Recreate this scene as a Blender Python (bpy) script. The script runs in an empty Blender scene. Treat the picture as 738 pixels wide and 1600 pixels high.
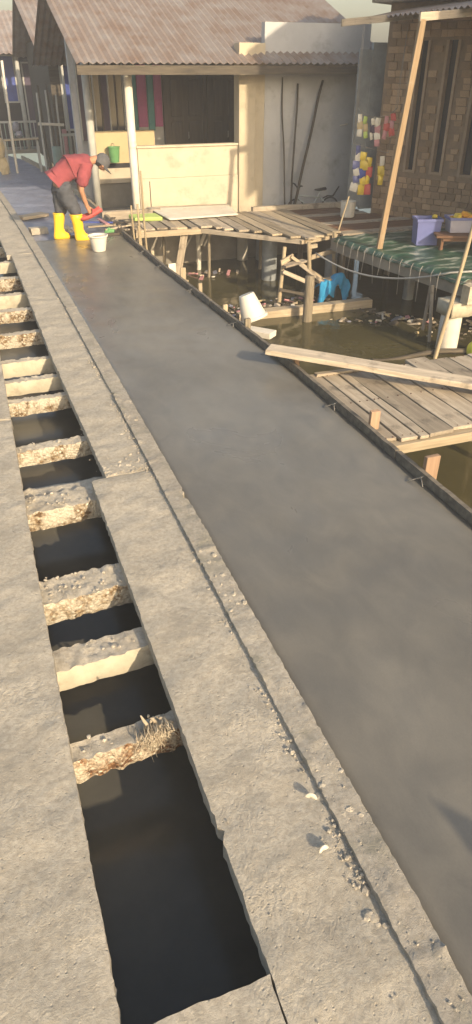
import bpy, bmesh, math, random
from mathutils import Vector, Matrix, noise, Euler
random.seed(7)
R = math.radians
S = bpy.context.scene
COL = S.collection

# ------------------------------------------------------------------ camera, sky, sun, exposure
cd = bpy.data.cameras.new('camera'); cam = bpy.data.objects.new('camera', cd); COL.objects.link(cam)
cam.location = (0, 0, 2.2)
cam.rotation_euler = (R(90 - 33.31), 0, R(-20.07))
cd.sensor_fit = 'VERTICAL'; cd.sensor_height = 32.0; cd.lens = 21.0
cd.clip_start = 0.05; cd.clip_end = 2000
S.camera = cam

SUN_AZ, SUN_EL = 166.0, 23.0          # clockwise from +Y, degrees
w = bpy.data.worlds.new('World'); S.world = w; w.use_nodes = True
wn = w.node_tree.nodes; wl = w.node_tree.links
for n in list(wn): wn.remove(n)
wo = wn.new('ShaderNodeOutputWorld'); bg = wn.new('ShaderNodeBackground'); sk = wn.new('ShaderNodeTexSky')
sk.sky_type = 'NISHITA'; sk.sun_disc = False
sk.sun_elevation = R(SUN_EL); sk.sun_rotation = R(SUN_AZ)
sk.air_density = 1.3; sk.dust_density = 4.0; sk.ozone_density = 1.0
bg.inputs['Strength'].default_value = 0.14
wl.new(sk.outputs[0], bg.inputs[0]); wl.new(bg.outputs[0], wo.inputs[0])

sd = bpy.data.lights.new('sun', 'SUN'); so = bpy.data.objects.new('sun', sd); COL.objects.link(so)
sd.energy = 4.0; sd.angle = R(0.6); sd.color = (1.0, 0.81, 0.56)
d = Vector((math.sin(R(SUN_AZ)) * math.cos(R(SUN_EL)), math.cos(R(SUN_AZ)) * math.cos(R(SUN_EL)), math.sin(R(SUN_EL))))
so.rotation_euler = d.to_track_quat('Z', 'Y').to_euler(); so.location = (8, -10, 12)

S.view_settings.view_transform = 'Standard'; S.view_settings.look = 'None'
S.view_settings.exposure = 0.74; S.view_settings.gamma = 1.0
try: S.view_settings.use_curve_mapping = False
except Exception: pass
S.render.engine = 'CYCLES'

# ------------------------------------------------------------------ helpers
W = {}                                    # world matrix of every object built
def link(o, world=None, parent=None):
    COL.objects.link(o)
    world = world or Matrix.Identity(4)
    W[o.name] = world
    if parent is not None:
        o.parent = parent
        o.matrix_parent_inverse = W[parent.name].inverted()
    o.matrix_basis = world
    return o
def tag(o, label=None, cat=None, group=None, kind=None):
    if label: o['label'] = label
    if cat: o['category'] = cat
    if group: o['group'] = group
    if kind: o['kind'] = kind
    return o
def thing(name, loc, label, cat, group=None):
    e = bpy.data.objects.new(name, None); e.empty_display_size = .1
    link(e, Matrix.Translation(Vector(loc)))
    return tag(e, label, cat, group)
class MB:
    def __init__(s): s.v = []; s.f = []; s.m = []
    def add(s, vs, fs, mi=0):
        b = len(s.v); s.v += [tuple(v) for v in vs]
        for f in fs: s.f.append([i + b for i in f]); s.m.append(mi)
        return s
    def box(s, c, size, rot=None, mi=0, jit=0):
        c = Vector(c); h = Vector(size) / 2; vs = []
        for z in (-1, 1):
            for x, y in ((-1, -1), (1, -1), (1, 1), (-1, 1)):
                p = Vector((x * h.x, y * h.y, z * h.z))
                if jit: p += Vector([random.uniform(-jit, jit) for _ in range(3)])
                if rot is not None: p = rot @ p
                vs.append(c + p)
        return s.add(vs, [(3, 2, 1, 0), (4, 5, 6, 7), (0, 1, 5, 4), (1, 2, 6, 5), (2, 3, 7, 6), (3, 0, 4, 7)], mi)
    def bx(s, x0, x1, y0, y1, z0, z1, mi=0):
        return s.box(((x0 + x1) / 2, (y0 + y1) / 2, (z0 + z1) / 2), (abs(x1 - x0), abs(y1 - y0), abs(z1 - z0)), mi=mi)
    def tube(s, pts, rad, n=8, mi=0, cap=True, flat=1.0):
        pts = [Vector(p) for p in pts]
        if not hasattr(rad, '__len__'): rad = [rad] * len(pts)
        vs = []; up = None
        for i, p in enumerate(pts):
            t = (pts[min(i + 1, len(pts) - 1)] - pts[max(i - 1, 0)]).normalized()
            if up is None:
                up = Vector((0, 0, 1)) if abs(t.z) < .9 else Vector((0, 1, 0))
            a = t.cross(up).normalized(); b = a.cross(t).normalized(); up = b
            for k in range(n):
                q = 2 * math.pi * k / n
                vs.append(p + a * math.cos(q) * rad[i] + b * math.sin(q) * rad[i] * flat)
        fs = []
        for i in range(len(pts) - 1):
            for k in range(n):
                fs.append((i * n + k, i * n + (k + 1) % n, (i + 1) * n + (k + 1) % n, (i + 1) * n + k))
        if cap:
            fs.append(tuple(reversed(range(n)))); fs.append(tuple(range((len(pts) - 1) * n, len(pts) * n)))
        return s.add(vs, fs, mi)
    def lathe(s, prof, n=20, c=(0, 0, 0), mi=0, rot=None):
        c = Vector(c); vs = []; fs = []
        for r, z in prof:
            for k in range(n):
                q = 2 * math.pi * k / n; p = Vector((r * math.cos(q), r * math.sin(q), z))
                if rot is not None: p = rot @ p
                vs.append(c + p)
        for i in range(len(prof) - 1):
            for k in range(n):
                fs.append((i * n + k, i * n + (k + 1) % n, (i + 1) * n + (k + 1) % n, (i + 1) * n + k))
        return s.add(vs, fs, mi)
    def mesh(s, name, mats, smooth=False):
        me = bpy.data.meshes.new(name); me.from_pydata(s.v, [], s.f)
        for m in (mats if isinstance(mats, (list, tuple)) else [mats]): me.materials.append(m)
        for p, mi in zip(me.polygons, s.m): p.material_index = mi; p.use_smooth = smooth
        bm = bmesh.new(); bm.from_mesh(me); bmesh.ops.recalc_face_normals(bm, faces=bm.faces); bm.to_mesh(me); bm.free()
        return me
    def build(s, name, mats, parent=None, smooth=False, world=None, bevel=0):
        o = bpy.data.objects.new(name, s.mesh(name, mats, smooth)); link(o, world, parent)
        if bevel:
            b = o.modifiers.new('bevel', 'BEVEL'); b.width = bevel; b.segments = 2; b.limit_method = 'ANGLE'
        return o
def frame_from(a, b, upv=(0, 0, 1)):
    a = Vector(a); b = Vector(b); x = (b - a).normalized(); u = Vector(upv)
    if abs(x.dot(u)) > .95: u = Vector((0, 1, 0))
    y = u.cross(x).normalized(); z = x.cross(y)
    m = Matrix((x, y, z)).transposed().to_4x4(); m.translation = (a + b) / 2
    return m, (b - a).length
def plank(name, a, b, wd, th, mt, parent=None, rough=.004, upv=(0, 0, 1), seg=6):
    """sawn board from a to b, length along local X, uneven edges and end cuts"""
    m, L = frame_from(a, b, upv); mb = MB(); vs = []; fs = []
    sd = random.random() * 50; ends = [random.uniform(-.01, .01) for _ in range(2)]
    for i in range(seg + 1):
        x = -L / 2 + L * i / seg
        if i in (0, seg): x += ends[0 if i == 0 else 1]
        for (yy, zz) in ((-1, -1), (1, -1), (1, 1), (-1, 1)):
            n1 = noise.noise((x * 2 + sd, yy * 3, zz * 2)); n2 = noise.noise((x * 2.3 + sd, yy * 2 + 9, zz * 3))
            vs.append((x + (random.uniform(-.006, .006) if i in (0, seg) else 0), yy * wd / 2 + n1 * rough * 2, zz * th / 2 + n2 * rough))
    for i in range(seg):
        for k in range(4): fs.append((i * 4 + k, i * 4 + (k + 1) % 4, i * 4 + 4 + (k + 1) % 4, i * 4 + 4 + k))
    fs.append((3, 2, 1, 0)); e = seg * 4; fs.append((e, e + 1, e + 2, e + 3))
    mb.add(vs, fs)
    return mb.build(name, mt, parent, world=m, bevel=min(.004, th * .15))
def pole(name, a, b, r0, r1, mt, parent=None, seg=10, bend=.012, knots=False, n=9):
    m, L = frame_from(a, b); mb = MB(); sd = random.random() * 60; pts = []; rr = []
    for i in range(seg + 1):
        t = i / seg; x = -L / 2 + L * t
        k = 0 if i in (0, seg) else 1
        pts.append((x, noise.noise((t * 2 + sd, 0, 0)) * bend * k * L, noise.noise((t * 2 + sd, 5, 0)) * bend * k * L))
        r = r0 + (r1 - r0) * t
        rr.append(r * (1 + .10 * noise.noise((t * 9 + sd, 2, 2))) * ((1.12 if i % 3 == 0 else 1) if knots else 1))
    mb.tube(pts, rr, n)
    return mb.build(name, mt, parent, smooth=True, world=m)
def lumpy(mb, c, r, mi=0, flat=.6):
    bm = bmesh.new(); bmesh.ops.create_icosphere(bm, subdivisions=1, radius=1)
    rt = Euler([random.uniform(0, 6) for _ in range(3)]).to_matrix(); base = len(mb.v)
    s = Vector((random.uniform(.7, 1.3), random.uniform(.7, 1.3), random.uniform(.6, 1)))
    for v in bm.verts:
        p = rt @ Vector((v.co.x * s.x, v.co.y * s.y, v.co.z * s.z)) * (1 + random.uniform(-.18, .18)); mb.v.append(tuple(Vector(c) + Vector((p.x, p.y, p.z * flat)) * r))
    for f in bm.faces: mb.f.append([v.index + base for v in f.verts]); mb.m.append(mi)
    bm.free()
ORD = ['first', 'second', 'third', 'fourth', 'fifth', 'sixth', 'seventh', 'eighth', 'ninth', 'tenth', 'eleventh', 'twelfth', 'thirteenth', 'fourteenth', 'fifteenth', 'sixteenth', 'seventeenth']

# ------------------------------------------------------------------ materials
def new_mat(name):
    m = bpy.data.materials.new(name); m.use_nodes = True; nt = m.node_tree
    return m, nt, nt.nodes['Principled BSDF'], nt.nodes.new, nt.links.new
def ramp(new, stops):
    r = new('ShaderNodeValToRGB'); e = r.color_ramp.elements
    while len(e) < len(stops): e.new(.5)
    for el, (p, c) in zip(e, stops): el.position = p; el.color = (*c, 1)
    return r
def coords(new, lnk, coord, scale):
    mp = new('ShaderNodeMapping'); mp.inputs['Scale'].default_value = scale
    if coord == 'World':
        g = new('ShaderNodeNewGeometry'); lnk(g.outputs['Position'], mp.inputs[0])
    else:
        t = new('ShaderNodeTexCoord'); lnk(t.outputs[coord], mp.inputs[0])
    return mp
def tex_noise(new, lnk, vec, scale, detail=6, rough=.6, dist=0):
    n = new('ShaderNodeTexNoise'); n.inputs['Scale'].default_value = scale; n.inputs['Detail'].default_value = detail
    n.inputs['Roughness'].default_value = rough; n.inputs['Distortion'].default_value = dist
    lnk(vec.outputs[0], n.inputs['Vector']); return n
def mix(new, lnk, kind, fac, a, b):
    x = new('ShaderNodeMix'); x.data_type = 'RGBA'; x.blend_type = kind
    if isinstance(fac, (int, float)): x.inputs[0].default_value = fac
    else: lnk(fac, x.inputs[0])
    for sock, v in ((x.inputs[6], a), (x.inputs[7], b)):
        if isinstance(v, tuple): sock.default_value = (*v, 1)
        else: lnk(v, sock)
    return x.outputs[2]
def M(name, c1, c2=None, scale=6, stretch=(1, 1, 1), rough=.85, bump=.3, bscale=40, bdist=.01, var=.12, coord='Object', spec=.3, stain=None, metal=0, detail=6):
    m, nt, p, new, lnk = new_mat(name)
    c2 = c2 or tuple(x * .7 for x in c1)
    mp = coords(new, lnk, coord, stretch)
    n = tex_noise(new, lnk, mp, scale, detail)
    r = ramp(new, [(.32, c2), (.68, c1)]); lnk(n.outputs[0], r.inputs[0]); col = r.outputs[0]
    if stain:
        mp2 = coords(new, lnk, coord, (1, 1, 1)); n2 = tex_noise(new, lnk, mp2, stain[1], 5, .65)
        rr = ramp(new, [(stain[2], (0, 0, 0)), (stain[2] + .18, (1, 1, 1))]); lnk(n2.outputs[0], rr.inputs[0])
        col = mix(new, lnk, 'MIX', rr.outputs[0], col, stain[0])
    if var:
        oi = new('ShaderNodeObjectInfo'); mr = new('ShaderNodeMapRange')
        mr.inputs[3].default_value = 1 - var * 1.6; mr.inputs[4].default_value = 1 + var
        lnk(oi.outputs['Random'], mr.inputs[0])
        col = mix(new, lnk, 'MULTIPLY', 1.0, col, mr.outputs[0])
    lnk(col, p.inputs['Base Color'])
    p.inputs['Roughness'].default_value = rough; p.inputs['Specular IOR Level'].default_value = spec; p.inputs['Metallic'].default_value = metal
    if bump:
        b = new('ShaderNodeBump'); b.inputs['Strength'].default_value = bump; b.inputs['Distance'].default_value = bdist
        nb = tex_noise(new, lnk, mp, bscale, 8, .65); lnk(nb.outputs[0], b.inputs['Height']); lnk(b.outputs[0], p.inputs['Normal'])
    return m
def concrete_dry(name, ca, cb, dirt, tread=.22):
    m, nt, p, new, lnk = new_mat(name)
    mp = coords(new, lnk, 'World', (1, 1, 1))
    n1 = tex_noise(new, lnk, mp, 1.7, 8, .62); r1 = ramp(new, [(.3, cb), (.7, ca)]); lnk(n1.outputs[0], r1.inputs[0])
    n2 = tex_noise(new, lnk, mp, 42, 6, .7); r2 = ramp(new, [(.32, (.76, .75, .73)), (.60, (1.06, 1.06, 1.06))]); lnk(n2.outputs[0], r2.inputs[0])
    col = mix(new, lnk, 'MULTIPLY', 1.0, r1.outputs[0], r2.outputs[0])
    n3 = tex_noise(new, lnk, mp, 5.5, 7, .7, .6); r3 = ramp(new, [(.50, (0, 0, 0)), (.68, (.9, .9, .9))]); lnk(n3.outputs[0], r3.inputs[0])
    col = mix(new, lnk, 'MIX', r3.outputs[0], col, dirt)
    nd = tex_noise(new, lnk, mp, 23, 5, .6, 1.5); rd = ramp(new, [(.68, (0, 0, 0)), (.74, (.75, .75, .75))]); lnk(nd.outputs[0], rd.inputs[0])
    col = mix(new, lnk, 'MIX', rd.outputs[0], col, tuple(x_ * .5 for x_ in dirt))
    lnk(col, p.inputs['Base Color']); p.inputs['Roughness'].default_value = .95; p.inputs['Specular IOR Level'].default_value = .15
    # bump: lumps, grit, and bands of boot tread
    nb1 = tex_noise(new, lnk, mp, 26, 10, .78, .25); nb2 = tex_noise(new, lnk, mp, 210, 4, .7)
    vp = new('ShaderNodeTexVoronoi'); vp.inputs['Scale'].default_value = 38; lnk(mp.outputs[0], vp.inputs['Vector'])
    pr = ramp(new, [(.06, (0, 0, 0)), (.17, (1, 1, 1))]); lnk(vp.outputs['Distance'], pr.inputs[0])
    wv = new('ShaderNodeTexWave'); wv.inputs['Scale'].default_value = 11; wv.inputs['Distortion'].default_value = 22; wv.inputs['Detail'].default_value = 3
    wv.inputs['Detail Scale'].default_value = 1.3; lnk(mp.outputs[0], wv.inputs['Vector'])
    msk = tex_noise(new, lnk, mp, 3.2, 4, .6); rm = ramp(new, [(.5, (0, 0, 0)), (.66, (1, 1, 1))]); lnk(msk.outputs[0], rm.inputs[0])
    a = new('ShaderNodeMath'); a.operation = 'MULTIPLY'; lnk(wv.outputs['Fac'], a.inputs[0]); lnk(rm.outputs[0], a.inputs[1])
    b1 = new('ShaderNodeBump'); b1.inputs['Strength'].default_value = tread; b1.inputs['Distance'].default_value = .008; lnk(a.outputs[0], b1.inputs['Height'])
    b2 = new('ShaderNodeBump'); b2.inputs['Strength'].default_value = .6; b2.inputs['Distance'].default_value = .013; lnk(nb1.outputs[0], b2.inputs['Height']); lnk(b1.outputs[0], b2.inputs['Normal'])
    b3 = new('ShaderNodeBump'); b3.inputs['Strength'].default_value = .45; b3.inputs['Distance'].default_value = .004; lnk(nb2.outputs[0], b3.inputs['Height']); lnk(b2.outputs[0], b3.inputs['Normal'])
    b4 = new('ShaderNodeBump'); b4.inputs['Strength'].default_value = .5; b4.inputs['Distance'].default_value = .006; lnk(pr.outputs[0], b4.inputs['Height']); lnk(b3.outputs[0], b4.inputs['Normal'])
    lnk(b4.outputs[0], p.inputs['Normal'])
    return m
def concrete_wet():
    m, nt, p, new, lnk = new_mat('wet_concrete')
    mp = coords(new, lnk, 'World', (1, .55, 1))
    n1 = tex_noise(new, lnk, mp, .9, 5, .55, .8); r1 = ramp(new, [(.3, (.130, .124, .108)), (.7, (.195, .183, .156))]); lnk(n1.outputs[0], r1.inputs[0])
    n2 = tex_noise(new, lnk, mp, 5, 7, .62, 1.2); r2 = ramp(new, [(.3, (.86, .86, .87)), (.7, (1.06, 1.05, 1.04))]); lnk(n2.outputs[0], r2.inputs[0])
    n4 = tex_noise(new, lnk, mp, 160, 3, .6); r4 = ramp(new, [(.25, (.93, .93, .93)), (.7, (1.03, 1.03, 1.03))]); lnk(n4.outputs[0], r4.inputs[0])
    col = mix(new, lnk, 'MULTIPLY', 1.0, r1.outputs[0], r2.outputs[0]); col = mix(new, lnk, 'MULTIPLY', 1.0, col, r4.outputs[0])
    lnk(col, p.inputs['Base Color'])
    n3 = tex_noise(new, lnk, mp, 1.6, 5, .6, .5); r3 = ramp(new, [(.3, (.24, .24, .24)), (.7, (.46, .46, .46))]); lnk(n3.outputs[0], r3.inputs[0])
    lnk(r3.outputs[0], p.inputs['Roughness']); p.inputs['Specular IOR Level'].default_value = .42
    nb = tex_noise(new, lnk, mp, 4, 5, .55, 1.0); nb2 = tex_noise(new, lnk, mp, 60, 4, .6)
    b = new('ShaderNodeBump'); b.inputs['Strength'].default_value = .12; b.inputs['Distance'].default_value = .02; lnk(nb.outputs[0], b.inputs['Height'])
    b2 = new('ShaderNodeBump'); b2.inputs['Strength'].default_value = .10; b2.inputs['Distance'].default_value = .003; lnk(nb2.outputs[0], b2.inputs['Height']); lnk(b.outputs[0], b2.inputs['Normal'])
    mt_ = coords(new, lnk, 'World', (1, .35, 1)); wv = new('ShaderNodeTexWave'); wv.wave_type = 'RINGS'; wv.inputs['Scale'].default_value = 1.5; wv.inputs['Distortion'].default_value = 6; wv.inputs['Detail'].default_value = 4; wv.inputs['Detail Scale'].default_value = 1.1; lnk(mt_.outputs[0], wv.inputs['Vector'])
    b3 = new('ShaderNodeBump'); b3.inputs['Strength'].default_value = .10; b3.inputs['Distance'].default_value = .02; lnk(wv.outputs['Fac'], b3.inputs['Height']); lnk(b2.outputs[0], b3.inputs['Normal'])
    lnk(b3.outputs[0], p.inputs['Normal'])
    return m
def aggregate(name, stops, sc=55):
    m, nt, p, new, lnk = new_mat(name)
    mp = coords(new, lnk, 'World', (1, 1, 1))
    nz = tex_noise(new, lnk, mp, 14, 4); mv = mix(new, lnk, 'MIX', .035, mp.outputs[0], nz.outputs['Color'])
    v = new('ShaderNodeTexVoronoi'); v.inputs['Scale'].default_value = sc; lnk(mv, v.inputs['Vector'])
    sp = new('ShaderNodeSeparateColor'); lnk(v.outputs['Color'], sp.inputs[0])
    r = ramp(new, stops); lnk(sp.outputs[0], r.inputs[0])
    rd = ramp(new, [(.25, (1, 1, 1)), (.62, (.45, .38, .30))]); lnk(v.outputs['Distance'], rd.inputs[0])
    n2 = tex_noise(new, lnk, mp, 9, 6); r2 = ramp(new, [(.42, (0, 0, 0)), (.58, (1, 1, 1))]); lnk(n2.outputs[0], r2.inputs[0])
    col = mix(new, lnk, 'MULTIPLY', .8, r.outputs[0], rd.outputs[0])
    col = mix(new, lnk, 'MIX', r2.outputs[0], col, stops[-2][1])
    lnk(col, p.inputs['Base Color']); p.inputs['Roughness'].default_value = .9
    b = new('ShaderNodeBump'); b.inputs['Strength'].default_value = .9; b.inputs['Distance'].default_value = .012; b.invert = True
    lnk(v.outputs['Distance'], b.inputs['Height']); lnk(b.outputs[0], p.inputs['Normal'])
    return m
def water_mat():
    m, nt, p, new, lnk = new_mat('murky_water')
    mp = coords(new, lnk, 'World', (1, 1, 1))
    n1 = tex_noise(new, lnk, mp, .7, 5); r1 = ramp(new, [(.3, (.050, .044, .020)), (.7, (.085, .074, .034))]); lnk(n1.outputs[0], r1.inputs[0])
    lnk(r1.outputs[0], p.inputs['Base Color']); p.inputs['Roughness'].default_value = .06; p.inputs['IOR'].default_value = 1.33
    n2 = tex_noise(new, lnk, mp, 3.2, 4, .55, .6)
    b = new('ShaderNodeBump'); b.inputs['Strength'].default_value = .16; b.inputs['Distance'].default_value = .03
    lnk(n2.outputs[0], b.inputs['Height']); lnk(b.outputs[0], p.inputs['Normal'])
    return m

MT = {}
MT['slab'] = concrete_dry('trodden_concrete', (.47, .425, .35), (.37, .335, .275), (.30, .27, .22))
MT['kerb'] = concrete_dry('kerb_concrete', (.41, .375, .315), (.31, .28, .235), (.24, .225, .18), .15)
MT['beamtop'] = concrete_dry('crusty_concrete', (.52, .47, .38), (.38, .34, .28), (.30, .265, .21), .1)
MT['wet'] = concrete_wet()
MT['agg'] = aggregate('exposed_aggregate', [(0, (.10, .06, .03)), (.25, (.24, .16, .08)), (.5, (.34, .26, .16)), (.75, (.46, .41, .32)), (1, (.62, .58, .48))])
MT['aggred'] = aggregate('rusty_aggregate', [(0, (.12, .06, .03)), (.3, (.25, .13, .06)), (.6, (.36, .24, .14)), (.8, (.46, .40, .30)), (1, (.60, .54, .43))], 70)
MT['plaster'] = M('cream_plaster', (.50, .45, .34), (.37, .33, .25), 9, rough=.9, bump=.4, bscale=30, var=0, coord='World', stain=((.27, .23, .17), 7, .56))
MT['water'] = water_mat()
MT['wood'] = M('weathered_timber', (.48, .41, .315), (.30, .25, .19), 3, (.9, 11, 11), rough=.9, bump=.5, bscale=6, bdist=.008, var=.24, stain=((.15, .13, .105), 5, .55))
MT['woodpale'] = M('pale_sawn_timber', (.43, .355, .25), (.29, .235, .16), 3, (.9, 12, 12), rough=.85, bump=.35, bscale=6, bdist=.004, var=.15, stain=((.25, .20, .14), 5, .64))
MT['woodorange'] = M('fresh_orange_timber', (.37, .265, .16), (.27, .19, .11), 3, (.8, 12, 12), rough=.8, bump=.3, bscale=6, bdist=.004, var=.08, stain=((.40, .34, .25), 2, .58))
MT['wooddark'] = M('wet_dark_timber', (.115, .095, .07), (.05, .042, .032), 3, (.9, 12, 12), rough=.75, bump=.5, bscale=6, bdist=.006, var=.15)
MT['form'] = M('cement_stained_board', (.20, .175, .14), (.09, .08, .065), 3, (.8, 7, 7), rough=.85, bump=.5, bscale=8, bdist=.006, var=.08, stain=((.30, .27, .22), 6, .62))
MT['bark'] = M('grey_pile_wood', (.33, .28, .20), (.15, .125, .09), 4, (1, 14, 14), rough=.95, bump=.9, bscale=5, bdist=.012, var=.1)
MT['peg'] = M('pinkish_peg_wood', (.36, .245, .165), (.26, .17, .11), 3, (.8, 12, 12), rough=.85, bump=.3, bscale=6, bdist=.004, var=.08)
MT['rust'] = M('rusty_nail', (.10, .05, .03), (.06, .03, .02), 30, rough=.8, bump=0, var=.1)
MT['bamboo'] = M('dry_bamboo', (.38, .31, .20), (.27, .21, .13), 3, (1.2, 9, 9), rough=.7, bump=.2, bscale=5, bdist=.004, var=.12)
MT['cream'] = M('cream_limewash', (.54, .47, .36), (.44, .375, .28), 1.6, rough=.93, bump=.25, bscale=25, var=0, coord='World', stain=((.34, .295, .225), 2.4, .55))
MT['pillar'] = M('peeling_pillar_paint', (.52, .45, .33), (.41, .35, .25), 2.2, (1, 1, .6), rough=.93, bump=.35, bscale=18, var=0, coord='World', stain=((.34, .29, .21), 3, .56))
MT['grey'] = M('grey_render', (.50, .50, .50), (.39, .39, .39), 1.4, rough=.95, bump=.25, bscale=22, var=0, coord='World', stain=((.29, .285, .275), 2.2, .56))
MT['ochre'] = M('ochre_paint', (.52, .42, .25), (.45, .36, .21), 2, rough=.9, bump=.15, var=0, coord='World', stain=((.36, .29, .18), 3, .62))
MT['base'] = M('old_house_base', (.30, .27, .22), (.17, .155, .13), 2, rough=.95, bump=.4, var=0, coord='World')
MT['whitepaint'] = M('chalky_white_paint', (.64, .60, .52), (.54, .50, .42), 5, rough=.75, bump=.1, var=0, stain=((.38, .34, .27), 6, .58))
MT['greypost'] = M('grey_painted_post', (.46, .46, .43), (.36, .36, .33), 5, rough=.8, bump=.1, var=0)
MT['darkdoor'] = M('dark_stained_door', (.085, .066, .05), (.05, .04, .032), 3, (8, 8, .8), rough=.55, bump=.15, var=.06)
MT['dark'] = M('dark_interior', (.03, .028, .03), (.018, .018, .02), 3, rough=.8, bump=0, var=0)
MT['pane'] = M('dusky_window_glass', (.04, .045, .06), (.025, .03, .04), 2, rough=.12, bump=0, var=.1, spec=.5)
MT['purple'] = M('dull_purple_curtain', (.10, .075, .11), (.06, .05, .075), 5, (6, 1, .5), rough=.9, bump=.1, var=.15)
MT['blue'] = M('deep_blue_cloth', (.07, .10, .34), (.05, .07, .24), 5, rough=.85, bump=.1, var=.1)
MT['pink'] = M('magenta_shutter_paint', (.42, .10, .26), (.34, .08, .21), 4, rough=.6, bump=.1, var=0)
MT['teal'] = M('teal_shutter_paint', (.08, .26, .27), (.06, .20, .21), 4, rough=.6, bump=.1, var=0)
MT['pinkpost'] = M('faded_pink_paint', (.50, .25, .27), (.38, .19, .20), 5, rough=.8, bump=.1, var=.05)
MT['teapost'] = M('faded_sea_green_paint', (.22, .30, .27), (.16, .22, .20), 5, rough=.85, bump=.1, var=.05)
MT['zinc'] = M('rusty_zinc_sheet', (.34, .30, .27), (.24, .16, .11), 2.5, rough=.55, bump=.1, var=.12, coord='World', metal=.3)
MT['brick'] = M('brown_stone_cladding', (.40, .275, .17), (.28, .19, .115), 9, rough=.9, bump=.6, bscale=22, bdist=.01, var=.24, stain=((.15, .10, .065), 9, .60))
MT['stonelight'] = M('pale_stone_trim', (.34, .26, .18), (.26, .19, .13), 7, rough=.9, bump=.3, var=.05)
MT['mortar'] = M('brown_mortar', (.27, .195, .13), (.19, .14, .095), 8, rough=.95, bump=.3, var=0, coord='World')
MT['whiteplastic'] = M('dirty_white_plastic', (.66, .63, .56), (.56, .53, .46), 6, rough=.5, bump=.05, var=.03, stain=((.50, .45, .36), 7, .64), spec=.4)
MT['cement'] = M('dried_cement', (.30, .285, .25), (.22, .21, .185), 12, rough=.95, bump=.4, var=0)
MT['greenplastic'] = M('green_plastic', (.14, .33, .13), (.11, .27, .10), 5, rough=.45, bump=0, var=0, spec=.4)
MT['lime'] = M('lime_plastic', (.55, .62, .06), (.46, .52, .05), 5, rough=.45, bump=.05, var=0, spec=.4)
MT['limesheet'] = M('lime_green_sheet', (.42, .55, .16), (.32, .42, .12), 5, rough=.6, bump=.1, var=0)
MT['bluebin'] = M('translucent_blue_bin', (.15, .17, .38), (.11, .13, .31), 4, rough=.35, bump=0, var=.05, spec=.45)
MT['clearbin'] = M('milky_clear_plastic', (.46, .44, .50), (.38, .36, .42), 4, rough=.3, bump=0, var=0, spec=.45)
MT['orange'] = M('orange_snack_packets', (.75, .28, .03), (.70, .42, .06), 14, rough=.5, bump=.3, var=.1)
MT['yellow'] = M('yellow_packets', (.75, .56, .05), (.55, .40, .05), 10, rough=.4, bump=.1, var=.15, spec=.5)
MT['red'] = M('faded_red_plastic', (.50, .10, .09), (.40, .08, .075), 9, rough=.6, bump=.1, var=.1)
MT['bench'] = M('brown_bench_wood', (.17, .09, .05), (.11, .06, .035), 3, (1, 10, 10), rough=.7, bump=.2, var=.05)
MT['wire'] = M('grey_wire', (.30, .28, .25), (.2, .19, .17), 8, rough=.6, bump=0, var=.1)
MT['hose'] = M('grey_hose', (.36, .36, .34), (.28, .28, .27), 9, rough=.6, bump=.05, var=0)
MT['bluecloth'] = M('bright_blue_cloth', (.03, .27, .50), (.02, .20, .40), 7, rough=.9, bump=.3, bscale=60, var=0)
MT['skin'] = M('sunburnt_skin', (.42, .22, .13), (.36, .18, .10), 12, rough=.6, bump=.05, var=0)
MT['maroon'] = M('maroon_cotton', (.27, .065, .075), (.20, .045, .055), 9, rough=.95, bump=.3, bscale=25, bdist=.02, var=0)
MT['denim'] = M('dusty_dark_denim', (.085, .09, .105), (.05, .054, .064), 10, rough=.95, bump=.3, bscale=25, bdist=.02, var=0)
MT['boot'] = M('yellow_rubber', (.85, .55, .03), (.78, .46, .02), 8, rough=.4, bump=.03, var=0, spec=.45, stain=((.40, .33, .20), 9, .66))
MT['cap'] = M('grey_cap_cloth', (.11, .11, .115), (.07, .07, .075), 20, rough=.95, bump=.2, var=0)
MT['sheet'] = M('grey_blue_plastic_sheet', (.24, .25, .32), (.17, .18, .235), 3, rough=.32, bump=.6, bscale=5, bdist=.05, var=0, coord='World', spec=.5)
MT['tarp'] = None
MT['metaldark'] = M('dark_bicycle_metal', (.04, .04, .045), (.025, .025, .03), 8, rough=.4, bump=0, var=0, metal=.3)
MT['paleframe'] = M('pale_bicycle_paint', (.45, .47, .45), (.36, .38, .36), 8, rough=.4, bump=0, var=0)
MT['rope'] = M('frayed_pale_fibre', (.46, .40, .30), (.26, .21, .15), 30, rough=.95, bump=.2, var=0)
MT['shell'] = M('white_shell', (.62, .58, .47), (.46, .42, .33), 40, rough=.5, bump=.2, var=.05)
MT['zincgrey'] = M('grey_blue_pipe', (.30, .32, .33), (.21, .225, .23), 5, rough=.7, bump=.1, var=.1)
def tarp():
    m, nt, p, new, lnk = new_mat('worn_green_tarpaulin')
    mp = coords(new, lnk, 'World', (.7, 1.9, 1))
    n = tex_noise(new, lnk, mp, 3.6, 4, .55, .5); r = ramp(new, [(.30, (.018, .04, .028)), (.50, (.03, .085, .055)), (.56, (.08, .13, .095)), (.62, (.30, .32, .27))]); lnk(n.outputs[0], r.inputs[0])
    lnk(r.outputs[0], p.inputs['Base Color']); p.inputs['Roughness'].default_value = .38; p.inputs['Specular IOR Level'].default_value = .45
    return m
MT['tarp'] = tarp()

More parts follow.
